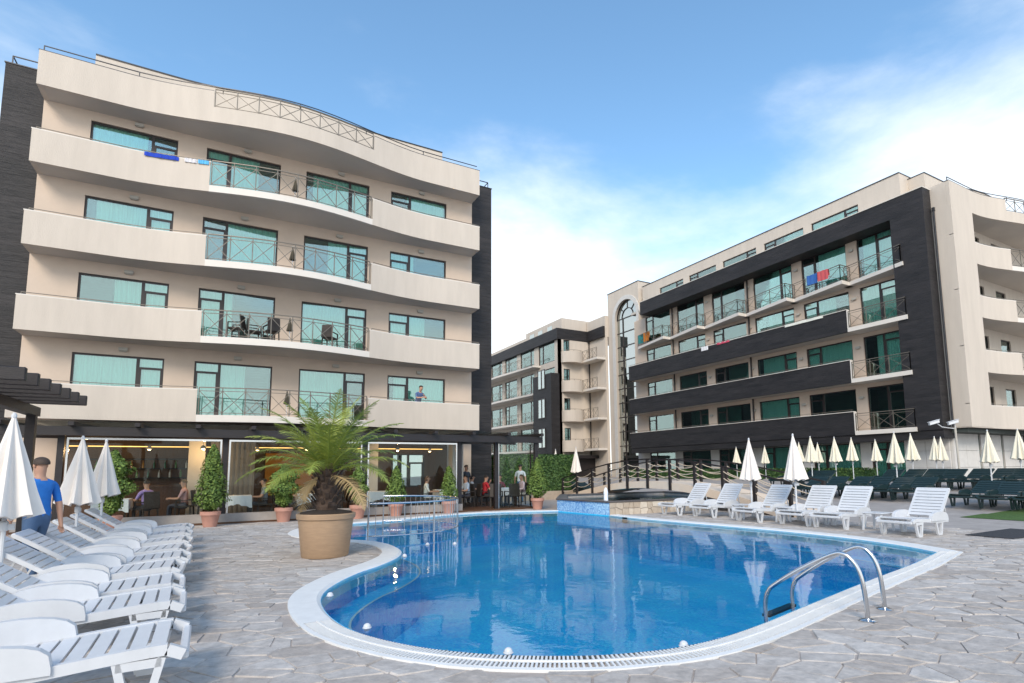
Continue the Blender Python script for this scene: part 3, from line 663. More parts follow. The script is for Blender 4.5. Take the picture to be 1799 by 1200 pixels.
for k,z in enumerate((3.45,6.53,9.6)):
    zt=z+1.35
    m=MB(); m.box(32.0,32.16,19.1,39.85,z,zt); p=m.build('clad_parapet','wood',RB)
    m=MB(); m.box(32.163,32.19,19.12,39.69,z+.21,zt-.01); m.build('parapet_bounce_lining','stucco_w',RB)  # pale inner face, added to bounce light onto the windows behind
    m=MB(); m.box(32.162,XW,39.7,39.85,z,zt); m.build('clad_return','wood',RB)
    m=MB(); m.box(31.97,32.19,19.08,39.88,zt,zt+.035); m.box(31.985,32.175,19.03,19.1,z,zt); m.build('parapet_cap','stucco_w',p)
    m=MB(); m.box(32.165,XW-.002,19.1,39.69,z+.003,z+.2); m.build('balcony_slab','soffit',RB)
    m=MB(); m.bar((32.1,19.2,zt+.14),(32.1,39.8,zt+.14),.025)
    for i in range(12): m.bar((32.1,19.3+i*1.85,zt),(32.1,19.3+i*1.85,zt+.14),.02)
    m.build('guard_rail','metal',p)
    m=MB(); m.box(31.93,XW-.002,15.73,19.06,z-.02,z+.22); m.build('balcony_slab','stucco_w',RB)
    railing(RB,[(32.0,19.0),(32.0,17.95),(32.0,16.9),(32.0,15.8)],z+.22,1.0); railing(RB,[(32.0,15.8),(32.95,15.8)],z+.22,1.0)
# top floor: saw-tooth balconies
for bi,(a,b) in enumerate(BAYS):
    ya,yb=a+.75,b-.35 if bi<5 else 15.73; z=12.6
    m=MB(); m.prism([(XW-.002,ya),(32.75,ya),(31.9,yb),(XW-.002,yb)],z,z+.22); m.build('balcony_slab','stucco_w',RB)
    P=[(32.70-.75*t,ya-.1+(yb-ya+.2)*t) for t in (0,.33,.66,1)]
    railing(RB,P,z+.22,1.0); railing(RB,[P[-1],(32.95,yb+.1)],z+.22,1.0)
for a in (34.95,27.0):
    m=MB(); m.tube([(XW-.12,a,3.6),(XW-.12,a,15.7)],.06,8); m.build('drain_pipe','frame',RB,True)
m=MB(); m.box(32.0,XW+.3,14.5,38.0,15.42,16.56); m.box(32.002,XW+.3,14.502,16.25,3.46,15.42); m.box(32.05,XW+.04,14.52,39.8,3.02,3.44); m.build('clad_frame','wood',RB)
m=MB(); m.box(31.97,XW+.3,14.47,38.03,16.56,16.60); m.build('frame_cap','stucco_w',RB)
m=MB(); m.tube([(32.72,14.36,3.6),(32.72,14.36,15.3)],.05,8); m.box(32.66,32.78,14.30,14.42,15.3,15.5); m.build('drain_pipe','roofmetal',RB,True)
m=MB(); m.box(33.4,49.5,14.9,41,16.3,16.5); m.build('roof','soffit',RB)
# penthouse
PB=[(37.2,34.2),(33.5,30.5),(29.8,26.6),(25.9,22.7),(22.1,18.9)]
wall_holes(RB,(33.7,39.6),(0,-1),39.6-16.45,16.5,18.75,[(39.6-a,39.6-b,16.85,17.93) for a,b in PB],name='penthouse_wall')
for i,(a,b) in enumerate(PB): window(RB,(33.7,a),(0,-1),a-b,16.85,17.93,[(0,.9)] if i%2 else [(a-b-.9,a-b)],cur=(i%2==0),trans=.0 if False else .3)
m=MB(); m.box(33.7,36,16.4,16.45,16.5,18.75); m.build('penthouse_end','stucco',RB)
m=MB(); m.box(33.66,45,16.38,39.62,18.75,18.80); m.build('penthouse_cap','roofmetal',RB)
PX=[34.6+13.4*i/24 for i in range(25)]; top=[(x,15.5-(.5*math.cos(PI*(x-41.3)/9)**2 if abs(x-41.3)<4.5 else 0)) for x in PX]
m=MB(); m.prism(top+[(48,30),(34.6,30)],16.5,18.55); m.build('end_penthouse','stucco',RB)
m=MB(); m.prism([(x-.02,y-.03) for x,y in top]+[(48,30),(34.57,30)],18.55,18.6); m.build('end_penthouse_cap','roofmetal',RB)
ycR=end_front(RB,32.81,49.8,41.3,13.57,14.7)
hs=[]
for k in range(4):
    for xs_ in (35.5,37.3,40.1): hs.append((xs_-32.9,xs_+1.3-32.9,3.78+3*k,6.1+3*k))
wall_holes(RB,(32.9,14.7),(1,0),16.8,3.5,15.44,hs)
for h in hs: window(RB,(32.9+h[0],14.7),(1,0),h[1]-h[0],h[2],h[3],[],curspan=(0,.6))
m=MB(); m.box(32.79,35.1,13.555,14.69,3.58,15.43); m.build('corner_wall','stucco',RB)
# ground floor of the end: pale stone panels
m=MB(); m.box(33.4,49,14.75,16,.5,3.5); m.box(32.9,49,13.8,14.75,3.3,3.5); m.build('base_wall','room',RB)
cols=[(33.12,34.5),(34.5,35.9),(36.2,37.4),(37.4,38.6),(38.9,40.2),(40.2,41.5)]
for (a,b) in cols:
    for r in range(3): m=MB(); m.box(a+.008,b-.008,14.62,14.74,.6+.9*r+.008,.6+.9*(r+1)-.008); m.build('stone_panel','stone_w',RB)
for r in range(3):
    for (a,b) in ((14.75,15.9),(15.9,16.98)): m=MB(); m.box(33.0,33.14,a+.008,b-.008,.6+.9*r+.008,.6+.9*(r+1)-.008); m.build('stone_panel','stone_w',RB)
for (a,b) in ((35.9,36.2),(38.6,38.9)): m=MB(); m.box(a,b,14.70,14.745,.7,3.25); m.build('slot_window','towerglass',RB)
# towels on the right wing
for i,(ya,yb,x,z,dr,c,l) in enumerate(((39.1,38.3,32.66,13.82,.8,(.03,.22,.22),'teal towel hung on the saw-tooth balcony beside the glass tower'),(38.2,37.5,32.5,13.82,.8,(.5,.17,.02),'orange towel hung beside the teal one near the glass tower'),
    (30.8,30.1,32.0,10.98,.3,(.8,.8,.82),'white towel over the dark parapet'),(29.2,28.0,32.0,10.98,.12,(.6,.08,.14),'pink and red cloth lying along the dark parapet'),(23.3,20.6,32.0,10.98,.14,(.78,.78,.7),'long pale towel along the dark parapet end'),
    (21.6,20.9,32.15,13.82,.6,(.04,.14,.42),'blue towel on the saw-tooth balcony rail'),(20.8,20.1,32.05,13.82,.6,(.55,.1,.11),'red towel beside the blue one on the saw-tooth balcony rail'))):
    towel('r%d'%i,l,[(x,ya),(x,yb)],z,0,dr,c)
# security cameras on a pole at the corner
sc=thing('camera_pole','pair of white security cameras on a thin pole before the stone corner','security camera',(31.2,13.6,.8))
q=xq=None
m=MB(); m.tube([(31.2,13.6,.75),(31.15,13.6,3.45)],.05,8); m.build('pole','fixture',sc,True)
for dx,dy in ((-.75,.5),(.1,.05)):
    m=MB(); m.obox((31.0+dx,13.6+dy,3.72),(-.75,.5,-.25),(.5,.75,0),(0,.1,1),.24,.075,.075); m.obox((31.0+dx-.02,13.6+dy,3.80),(-.75,.5,-.25),(.5,.75,0),(0,.1,1),.28,.09,.012); c=m.build('camera_housing','plastic',sc,bevel=.01)
    m=MB(); m.tube([(31.15+dx*.9,13.6+dy*.9,3.66),(31.2+dx*.7,13.6+dy*.7,3.5),(31.15,13.6,3.40)],.02,6); m.build('bracket','plastic',sc,True)
# ---- glazed stair tower ----
TW=thing('stair_tower','pale stone stair tower with tall arched green glass front','tower',(34.5,42,0))
YA,YB=43.5,40.15; R_=(YA-YB)/2; YM=(YA+YB)/2; ZS=16.45; X=33.4
m=MB(); m.box(X,X+.5,YA,44.7,0,19.4); m.box(X,X+.5,39.85,YB,0,19.4)
n=20; arc=[(YM+R_*math.cos(PI*i/n),ZS+R_*math.sin(PI*i/n)) for i in range(n+1)]
for i in range(n):
    (y0,z0),(y1,z1)=arc[i],arc[i+1]
    m.add([(X,y0,z0),(X,y1,z1),(X,y1,19.4),(X,y0,19.4),(X+.5,y0,z0),(X+.5,y1,z1)],[(0,3,2,1),(0,1,5,4)])
m.build('front_wall','stucco',TW)
m=MB(); m.box(X+.5,36.5,39.85,44.7,0,19.4); m.build('tower_body','stucco',TW)
m=MB(); m.box(X-.04,36.54,39.81,44.74,19.4,19.46); m.build('tower_cap','roofmetal',TW)
m=MB()
for i in range(n):
    (y0,z0),(y1,z1)=arc[i],arc[i+1]; c0,s0,c1,s1=math.cos(PI*i/n),math.sin(PI*i/n),math.cos(PI*(i+1)/n),math.sin(PI*(i+1)/n)
    A=[(X-.08,y0,z0),(X-.08,y1,z1),(X-.08,y1+.42*c1,z1+.42*s1),(X-.08,y0+.42*c0,z0+.42*s0)]; m.add(A+[(X+.02,p[1],p[2]) for p in A],[(0,3,2,1),(0,1,5,4),(2,3,7,6)])
m.box(X-.08,X-.002,YA,YA+.42,0,ZS); m.box(X-.08,X-.002,YB-.3,YB,0,ZS); m.build('arch_surround','stone_w',TW)
m=MB(); m.add([(X+.25,YA,0),(X+.25,YB,0)]+[(X+.25,y,z) for y,z in reversed(arc)][::-1][::-1],[tuple(range(n+3))]); m.build('glazing','towerglass',TW)
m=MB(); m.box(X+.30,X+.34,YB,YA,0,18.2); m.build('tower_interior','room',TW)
m=MB(); ym=YM+.75; m.box(X+.18,X+.26,ym-.05,ym+.05,0,ZS)
for i in range(12): m.box(X+.19,X+.255,YB,YA,1.4*i+1.0-.04,1.4*i+1.0+.04)
for r in (R_-.03,R_*.52):
    for i in range(n):
        a,b=PI*i/n,PI*(i+1)/n; m.bar((X+.22,YM+r*math.cos(a),ZS+r*math.sin(a)),(X+.22,YM+r*math.cos(b),ZS+r*math.sin(b)),.07)
for a in (45,90,135): a=math.radians(a); m.bar((X+.22,YM+R_*.52*math.cos(a),ZS+R_*.52*math.sin(a)),(X+.22,YM+R_*math.cos(a),ZS+R_*math.sin(a)),.06)
m.build('mullions','frame',TW)
# ---- far wing ----
FB=thing('hotel_wing','distant hotel wing with rounded cream balconies beyond the hedge','building',(31,50,0))
XA=29.3; YE=47.7
fb=[(72.5,69.3),(68.5,65.3),(64.5,61.2),(60.4,57.2),(56.3,53.0),(52.0,48.6)]
holes=[(75-a,75-b,z+.1,z+2.5) for z in FL for a,b in fb]
wall_holes(FB,(XA,75),(0,-1),75-YE,0,15.0,holes)
for z in FL:
    for i,(a,b) in enumerate(fb): window(FB,(XA,a),(0,-1),a-b,z+.1,z+2.5,[(0,.9)] if i%2 else [(a-b-.9,a-b)],curspan=(0,.8))
    m=MB(); m.prism([(XA-.002,74),(28.2,74),(27.9,60),(28.4,51.6),(XA-.002,51.6)],z-.15,z+.06); m.build('balcony_slab','stucco_w',FB)
    railing(FB,[(28.27-(.3*math.sin((74-y)/22.4*PI)),y) for y in [73.9-i*1.6 for i in range(14)]+[51.7]],z+.06,1.0)
m=MB(); m.box(XA-.25,33.3,YE-.02,75,15.0,16.15); m.build('clad_band','wood',FB)
m=MB(); m.box(XA+.6,33.5,YE+.4,56,16.15,17.4); m.box(XA+.62,33.5,56,75,16.15,16.9); m.build('penthouse','stucco',FB)
for y in (54.5,52.6,50.5): m=MB(); m.box(XA+.58,XA+.64,y-.5,y+.5,16.4,17.0); m.build('penthouse_window','towerglass',FB)
m=MB(); m.box(28.3,XA-.002,YE+.003,51.5,0,11.4); m.build('clad_bay','wood',FB)
for z in FL[:3]: window(FB,(28.29,50.4),(0,-1),1.5,z+.2,z+2.2,[(.75,1.5)],depth=-.02,room=False,cur=False,gl='towerglass',trans=.01)
dh=[(.55,1.3,z+.1,z+2.2) for z in FL]
wall_holes(FB,(XA,YE),(1,0),3.7,0,15.0,dh)
for z in FL:
    window(FB,(XA+.55,YE),(1,0),.75,z+.1,z+2.2,[],cur=False)
    m=MB(); pr_=[(29.55+1.25-1.25*math.cos(PI*i/14),YE-.002-.95*math.sin(PI*i/14)) for i in range(15)]; m.prism(pr_,z-.25,z+.9); p=m.build('rounded_balcony','stucco',FB)
    m=MB()
    for i in range(14): m.bar((*pr_[i],z+1.02),(*pr_[i+1],z+1.02),.03)
    for i in range(0,15,3): m.bar((*pr_[i],z+.9),(*pr_[i],z+1.02),.03)
    m.build('guard_rail','metal',p)
m=MB(); m.box(33.0,33.3,44.7,YE,0,15.0); m.box(33.0,36,44.7,YE+.3,15.0,17.2); m.build('link_wall','stucco',FB)
m=MB(); m.box(32.75,33.3,44.75,YE-.03,15.0,16.1); m.build('link_band','wood',FB)
m=MB(); m.tube([(32.95,47.55,0),(32.95,47.55,15)],.06,8); m.build('drain_pipe','frame',FB,True)
for z in FL:
    m=MB(); m.box(31.9,32.998,44.75,47.5,z-.15,z+.06); m.build('balcony_slab','stucco_w',FB)
    railing(FB,[(31.97,47.4),(31.97,46.5),(31.97,45.6),(31.97,44.8)],z+.06,1.0)
m=MB(); m.box(24,33,46.2,47.5,2.7,3.0); m.box(24,33,46.9,47.6,0,2.7); m.build('ground_canopy','dwood',FB)
# ---------------- restaurant pavilion ----------------
RS=thing('restaurant_pavilion','glass fronted restaurant under a dark timber pergola roof','restaurant',(3,22,0))
YF=20.8
m=MB(); m.box(-5.2,8.15,YF-.15,YF+.15,0,.32); m.build('plinth_wall','concrete',RS)
m=MB(); m.box(-5.2,11.6,YF-.16,25.55,.0,.06); m.build('floor','warmwood',RS)
m=MB(); m.box(-5.6,11.65,20.38,20.52,2.74,3.0); m.build('front_beam','dwood',RS)
m=MB(); m.box(-5.6,11.65,22.9,23.02,2.78,2.98); m.build('rear_beam','dwood',RS)
for i in range(12):
    x=-5.45+1.53*i; m=MB(); m.add([(x,20.05,3.005),(x+.13,20.05,3.005),(x+.13,20.05,3.12),(x,20.05,3.12),(x,24.55,3.005),(x+.13,24.55,3.005),(x+.13,24.55,3.24),(x,24.55,3.24)],[(0,1,2,3),(4,7,6,5),(0,4,5,1),(1,5,6,2),(2,6,7,3),(3,7,4,0)]); m.build('rafter','dwood',RS)
for i in range(11):
    x=-5.31+1.53*i; m=MB(); m.box(x+.0,x+1.38,20.2,24.5,3.13,3.142); m.build('roof_pane','clear',RS)
for x in (-4.9,-4.17,-.03,4.4,8.06,9.66,11.4):
    m=MB(); m.box(x-.08,x+.08,YF-.32 if x in(11.4,) else YF-.08,YF-.16 if x in(11.4,) else YF+.08,.05,2.76); m.build('post','dwood',RS)
# glazed front: steel-edged panes between the posts
spans=[(-4.05,-.13),(.07,4.3),(4.5,7.96)]
for a,b in spans:
    f=MB(); f.box(a,a+.05,YF-.03,YF+.03,.32,2.7); f.box(b-.05,b,YF-.03,YF+.03,.32,2.7); f.box(a+.05,b-.05,YF-.03,YF+.03,2.64,2.7); f=f.build('glazing_frame','steel',RS)
    n=3
    for i in range(n):
        u0,u1=a+.05+(b-a-.1)*i/n,a+.05+(b-a-.1)*(i+1)/n; q=MB(); q.box(u0+.006,u1-.006,YF-.006,YF+.006,.33,2.64); q.build('pane','clear',f)
f=MB(); f.box(9.75,9.79,YF-.03,YF+.03,.06,2.7); f.box(11.25,11.29,YF-.03,YF+.03,.06,2.7); f=f.build('glazing_frame','steel',RS); q=MB(); q.box(9.8,11.24,YF-.006,YF+.006,.08,2.7); q.build('pane','clear',f)
# inside: back wall, bar, ceiling, columns, curtain
m=MB(); m.box(-5.2,9.2,25.35,25.5,.06,2.9); m.build('back_wall','warmwood',RS)
m=MB(); m.box(-5.2,9.2,20.95,25.55,3.02,3.10) if False else m.box(-5.2,9.2,21.0,25.55,2.985,3.003); m.build('ceiling','dwood',RS)  # opaque ceiling extended forward under the glass roof to darken the interior
m=MB(); m.box(-4.4,-1.0,24.0,24.5,.06,1.15); m.box(-4.5,-.9,23.93,24.57,1.15,1.22); m.build('bar_counter','warmwood',RS)
m=MB()
for z in (1.45,1.8,2.15): m.box(-4.4,-1.0,25.05,25.34,z,z+.03)
m.build('bar_shelf','dwood',RS)
m=MB(); m.box(-4.8,8.8,24.9,24.93,2.60,2.63); m.build('light_strip','strip',RS)
for x in (-1.15,4.9,8.6): m=MB(); m.box(x,x+.5,23.0,23.5,.06,2.98); m.build('column','soffit',RS)
m=MB(); u=-.5; k=0
while u<.9:
    na,nb=(23.3,23.36) if k%2 else (23.36,23.3); m.add([(u,na,.1),(u+.08,nb,.1),(u+.08,nb,2.75),(u,na,2.75)],[(0,1,2,3)]); u+=.08; k+=1
m.build('curtain','curtain_d',RS)
m=MB(); m.box(1.4,3.4,25.25,25.34,.7,2.4); m.build('orange_panel','orange',RS)
m=MB(); m.box(5.9,8.6,25.2,25.34,.1,2.6); m.build('rear_wall_panel','warmwood',RS)
window(RS,(6.5,25.18),(1,0),1.5,.9,2.4,[(.75,1.5)],cur=False,room=False,gl='towerglass',depth=-.05)
# lit ceiling lamps
k=0
for x in (-3.9,-2.3,-.7,1.0,2.6,4.0,6.0,7.6):
    y=22.3+.8*(k%2); t=thing('ceiling_lamp','small lit warm lamp hanging under the restaurant ceiling','lamp',(x,y,2.5),'lit lamps in the restaurant')
    q=MB(); q.lathe([(.07,0),(.09,.05),(.03,.12)],12,(x,y,2.45)); q.build('shade','fixture',t,True)
    q=MB(); q.tube([(x,y,2.55),(x,y,2.97)],.006,5); q.build('cord','frame',t)
    q=MB(); q.sphere((x,y,2.45),.05,.05,.035,10,6); q.build('bulb','lampglow',t,True)
    if k%2==0:
        l=bpy.data.lights.new('lamp_light','POINT'); l.energy=28; l.color=(1,.62,.28); l.shadow_soft_size=.06; lo=bpy.data.objects.new('lamp_light',l); COL.objects.link(lo); lo.location=(x,y,2.36); setp(lo,t)
    k+=1
# bottles on the bar shelves
for k in range(18):
    x=-4.2+.17*k; z=(1.48,1.83)[k%2]; q=MB(); q.lathe([(.035,0),(.035,.17),(.012,.22),(.012,.28)],8,(x,25.2,z)); o=q.build('bottle',mat('bottle%d'%k,random.choice([(.1,.25,.08),(.4,.2,.05),(.6,.6,.55),(.05,.15,.08)]),.15),None,True)
    tag(o,'small bottle on the shelves behind the bar','bottle','bottles behind the bar')
# near pergola at the left
NP=thing('timber_pergola','dark timber pergola with stepped beam ends beside the near sun loungers','pergola',(-3.4,13,0))
for i in range(7):
    y=10.75+.57*i; m=MB(); m.box(-7,-2.62+.02*i,y-.05,y+.05,3.0,3.2); m.build('beam','dwood',NP,bevel=.012)
m=MB(); m.box(-3.55,-3.38,9.5,15.0,2.82,3.0); m.build('header','dwood',NP)
m=MB(); m.box(-3.54,-3.39,14.72,14.87,0,2.82); m.build('post','dwood',NP)
m=MB(); m.box(-3.54,-3.39,9.0,9.15,0,2.82); m.build('post','dwood',NP)
# ---------------- hedges and lawn ----------------
def leaves(mb,pts,s,rngl):
    for (x,y,z,nx,ny,nz) in pts:
        n=Vector((nx,ny,nz))+Vector((rngl.uniform(-.8,.8),rngl.uniform(-.8,.8),rngl.uniform(-.5,.9))); n.normalize()
        a=n.cross(Vector((0,0,1)) if abs(n.z)<.9 else Vector((1,0,0))).normalized(); b=n.cross(a); ang=rngl.uniform(0,6.28); a,b=a*math.cos(ang)+b*math.sin(ang),b*math.cos(ang)-a*math.sin(ang)
        k=s*rngl.uniform(.6,1.3); p=Vector((x,y,z)); ti=rngl.uniform(0,1)
        mb.add([p-a*k*.5,p+b*k*.9,p+a*k*.5,p-b*k*.3],[(0,1,2,3)],ti)
def box_hedge(name,label,x0,x1,y0,y1,z0,z1,dens=420,s=.07):
    R=random.Random(len(label)); t=thing(name,label,'hedge',((x0+x1)/2,(y0+y1)/2,z0))
    m=MB(); m.box(x0+.06,x1-.06,y0+.06,y1-.06,z0,z1-.06,.1); m.build('core','hedge',t)
    P=[]
    faces=[((y1-y0)*(z1-z0),0),((y1-y0)*(z1-z0),1),((x1-x0)*(z1-z0),2),((x1-x0)*(y1-y0),4)]
    for A,f in faces:
        for _ in range(int(A*dens)):
            u,v=R.random(),R.random(); j=R.uniform(-.09,.05)
            if f==0: P.append((x0-j*.6,y0+u*(y1-y0),z0+v*(z1-z0),-1,0,0))
            elif f==1: P.append((x1+j*.6,y0+u*(y1-y0),z0+v*(z1-z0),1,0,0))
            elif f==2: P.append((x0+u*(x1-x0),y0-j*.6,z0+v*(z1-z0),0,-1,0))
            else: P.append((x0+u*(x1-x0),y0+v*(y1-y0),z1+j,0,0,1))
    m=MB(); leaves(m,P,s,R); m.build('foliage','hedge',t); return t
box_hedge('clipped_hedge','tall dense clipped hedge beside the restaurant end',12.6,17.5,26.6,28.2,.1,2.42,300,.09)
m=MB(); m.box(11.9,17.8,26.1,26.5,0,.45); o=m.build('low_wall','fstone'); tag(o,'low rough stone wall in front of the tall hedge','wall')
box_hedge('low_hedge','low green hedge along the ground floor windows of the clad wing',30.6,31.4,17.6,39,.8,1.5,120,.10)
m=MB()
for i in range(6): a=19.0+i; m.add([(a,4.5,gr(a)+.012),(a+1,4.5,gr(a+1)+.012),(a+1,8.2-.3*i,gr(a+1)+.012),(a,8.4-.3*i,gr(a)+.012)],[(0,1,2,3)])
o=m.build('lawn','grass'); o['kind']='structure'
mm=MB(); mm.box(14.9,17.2,5.6,6.5,.004,.03); o=mm.build('floor_mat',mat('black_mat',(.03,.03,.035),.8,bump=.4,bscale=50)); tag(o,'dark rubber mat lying on the paving','mat')
# ---------------- furniture ----------------
def atY(px,py,Y): d=ray(px,py); return Vector((0,0,EYE))+d*(Y/d.y)
def make_lounger(name,label,mt,ang,group,slats=9,cat='sun lounger'):
    t=thing(name,label,cat,(0,0,0),group); W=.40; ca,sa=math.cos(ang),math.sin(ang); HX,HZ=1.22,.36
    def sz(x): return .35+.03*math.cos(x/1.2*PI)-(.05*max(0,(.12-x)/.12)**2)
    for s in (-1,1):
        m=MB(); P=[(x,s*W,sz(x)) for x in [i*.1 for i in range(14)]]
        for i in range(13): m.bar(P[i],P[i+1],.055,.075)
        m.build('side_rail',mt,t)
        for lx,sp_ in ((.26,.13),(1.08,.14)):
            m=MB(); y=s*W
            m.bar((lx-sp_,y,.33),(lx-sp_*.45,y,.02),.045,.05); m.bar((lx+sp_,y,.33),(lx+sp_*.45,y,.02),.045,.05); m.bar((lx-sp_*.55,y,.022),(lx+sp_*.55,y,.022),.05,.044); m.bar((lx-sp_,y,.30),(lx+sp_,y,.30),.045,.06)
            m.build('leg',mt,t)
        # arched armrest panel beside the hinge
        m=MB(); n=10; pr_=[(.72,.33)]+[(1.07-.35*math.cos(PI*i/n),.37+.17*math.sin(PI*i/n)**.6) for i in range(n+1)]+[(1.42,.33)]
        k=len(pr_); y0,y1=s*W-s*.02,s*W+s*.05
        m.add([(x,y0,z) for x,z in pr_]+[(x,y1,z) for x,z in pr_],[tuple(range(k)),tuple(range(k,2*k))[::-1]]+[(i,(i+1)%k,k+(i+1)%k,k+i) for i in range(k)]); m.build('armrest',mt,t)
        m=MB(); m.bar((HX,s*(W-.05),HZ),(HX+.86*ca,s*(W-.05),HZ+.86*sa),.05,.05); m.build('back_rail',mt,t)
        m=MB(); m.bar((HX+.5*ca,s*(W-.09),HZ+.5*sa-.02),(HX+.62*ca+.05,s*(W-.09),.30 if ang<.7 else .26),.022,.022); m.bar((HX+.1,s*(W-.09),.30),(HX+.62*ca+.06,s*(W-.09),.28),.03,.04); m.build('back_prop',mt,t)
    m=MB(); m.bar((.0,-W,sz(0)-.01),(.0,W,sz(0)-.01),.06,.06); m.bar((HX,-W,.34),(HX,W,.34),.05,.05); m.build('end_bar',mt,t,bevel=.012)
    for i in range(slats):
        x=.10+(1.06/slats)*(i+.5); h=1.06/slats*.40; m=MB(); z=sz(x)+.03
        m.add([(x-h,-W+.03,z),(x+h,-W+.03,sz(x+h)+.03),(x+h,W-.03,sz(x+h)+.03),(x-h,W-.03,z),(x-h,-W+.03,z-.018),(x+h,-W+.03,sz(x+h)+.012),(x+h,W-.03,sz(x+h)+.012),(x-h,W-.03,z-.018)],[(0,1,2,3),(4,7,6,5),(0,4,5,1),(1,5,6,2),(2,6,7,3),(3,7,4,0)]); m.build('seat_slat',mt,t)
    for i in range(slats):
        u=.05+.80/slats*(i+.5); m=MB(); m.obox((HX+u*ca-.012*sa,0,HZ+u*sa+.02*ca),(ca,0,sa),(0,1,0),(-sa,0,ca),.80/slats*.40,W-.06,.010); m.build('back_slat',mt,t)
    m=MB(); m.bar((HX+.86*ca,-W+.03,HZ+.86*sa),(HX+.86*ca,W-.03,HZ+.86*sa),.05,.05); m.build('back_top_bar',mt,t,bevel=.012)
    return t
ORD=['first','second','third','fourth','fifth','sixth','seventh','eighth','ninth']
def put(o,x,y,z,rz,s=1,label=None):
    o.location=(x,y,z); o.rotation_euler=(0,0,rz); o.scale=(s,s,s)
    if label: o['label']=label
    return o
lab='white plastic sun lounger in the row on the left side of the pool'
Lw=make_lounger('sun_lounger',lab,'plastic',math.radians(33),'white loungers left of the pool')
ys=[5.25,6.85,7.87,9.15,10.15,11.25,12.6,14.1,15.7]; rr=random.Random(5)
for i,y in enumerate(ys):
    o=Lw if i==0 else copy_tree(Lw); put(o,(-.22,-.34,-.40,-.42,-.46,-.52,-.52,-.58,-.60)[i]+rr.uniform(-.04,.04),y,.012,PI+rr.uniform(-.05,.05),1.0,'white plastic sun lounger, %s from the restaurant end of the left poolside row'%ORD[8-i])
lab='white plastic sun lounger with raised back on the far side of the pool'
Lr=make_lounger('sun_lounger',lab,'plastic',math.radians(52),'white loungers across the pool')
for i,y in enumerate((7.28,9.05,10.1,11.55,13.4,14.75)):
    o=Lr if i==0 else copy_tree(Lr); put(o,(13.45,13.55,13.55,13.4,13.5,13.3)[i],y,.012,rr.uniform(-.06,.06),1.0,'white raised-back sun lounger, %s from the fountain basin in the far row'%ORD[5-i])
lab='dark green plastic sun lounger in the packed rows on the terrace'
Ld=make_lounger('sun_lounger',lab,'darkplastic',math.radians(30),'dark green loungers packed on the terrace',slats=6)
k=0
for (x,y0,n,st,rw) in ((20.6,9.0,6,.88,'row beside the lawn'),(21.6,15.6,6,.86,'middle terrace row'),(25.0,14.2,8,.80,'row by the stone base'),(24.5,18.9,3,.9,'row by the clad wing')):
    for i in range(n):
        o=Ld if k==0 else copy_tree(Ld); k+=1; X_=x+rr.uniform(-.12,.12); put(o,X_,y0-st*i,gr(X_+1)+.0,rr.uniform(-.06,.06),1.0,'dark green sun lounger, %s from the bridge end of the %s'%(ORD[i],rw))
for i in range(4):
    o=copy_tree(Ld); put(o,17.2+.3*i,23.2+1.0*i,.12,PI/2+.3,1.0); o['label']='dark green sun lounger, %s along the line parked behind the footbridge'%ORD[i]; o['group']='dark green loungers behind the footbridge'
def make_table(label):
    t=thing('side_table',label,'side table',(0,0,0),'white side tables by the pool'); m=MB(); m.box(-.25,.25,-.25,.25,.42,.45); m.build('table_top','plastic',t,bevel=.01)
    for a in (-1,1):
        for b in (-1,1): m=MB(); m.bar((a*.21,b*.21,.42),(a*.24,b*.24,0),.045,.03); m.build('leg','plastic',t)
    return t
T0=make_table('small white plastic side table standing between the far loungers')
for i,(x,y) in enumerate(((14.35,8.15),(14.4,10.75),(14.35,12.35))): put(T0 if i==0 else copy_tree(T0),x,y,.012,0,1,'small white side table between the far loungers, %s from the mat'%ORD[i])
def make_parasol(label,mt,group):
    """closed parasol 2.4 m high: pole, hanging folded canopy with pleats, finial"""
    t=thing('closed_parasol',label,'parasol',(0,0,0),group); m=MB(); m.tube([(0,0,0),(0,0,2.36)],.022,8); m.build('pole','plastic',t,True)
    m=MB(); n=48; prof=[(.018,2.40),(.03,2.34),(.075,2.1),(.13,1.8),(.185,1.5),(.235,1.25),(.25,1.19),(.20,1.17)]; b=0
    for j,(r,z) in enumerate(prof):
        for k in range(n):
            a=2*PI*k/n; am=.26*min(1,j/3); rr_=r*(1+am*math.sin(8*a+.5*math.sin(3*a))+.08*math.sin(3*a+1)); zz=z+(.025*math.sin(8*a) if j>=5 else 0)
            m.v.append((rr_*math.cos(a),rr_*math.sin(a),zz))
    for j in range(len(prof)-1):
        for k in range(n): m.f.append((j*n+k,j*n+(k+1)%n,(j+1)*n+(k+1)%n,(j+1)*n+k))
    m.build('canopy',mt,t,True)
    m=MB(); m.lathe([(.02,2.39),(.028,2.42),(.012,2.46)],8); m.build('finial','plastic',t,True)
    m=MB(); m.lathe([(.035,1.02),(.04,1.05),(.04,1.12),(.03,1.14)],8); m.box(.03,.09,-.012,.012,1.03,1.10); m.build('crank_hub','plastic',t)
    m=MB(); m.lathe([(.24,0),(.24,.05),(.05,.09)],16); m.build('base','concrete',t,True)
    return t
Pw=make_parasol('closed white parasol standing among the near row of loungers','canvas','closed white parasols by the pool')
for i,(x,y,h) in enumerate(((-2.21,8.76,2.32),(-2.23,12.58,2.27),(-2.34,15.53,2.36),(14.42,12.05,2.51),(14.39,10.45,2.55))):
    o=Pw if i==0 else copy_tree(Pw); o.location=(x,y,.0); o.rotation_euler=(0,0,i*1.3); o.scale=(1.08,1.08,h/2.42)
    o['label']=('closed white parasol in the left lounger row, %s from the pergola'%ORD[i]) if i<3 else ('closed white parasol among the far loungers, %s from the footbridge'%ORD[i-3])
    o['group']='closed white parasols left of the pool' if i<3 else 'closed white parasols across the pool'
Py=make_parasol('closed cream yellow parasol standing among the dark green loungers','canvas_y','closed cream parasols on the terrace')
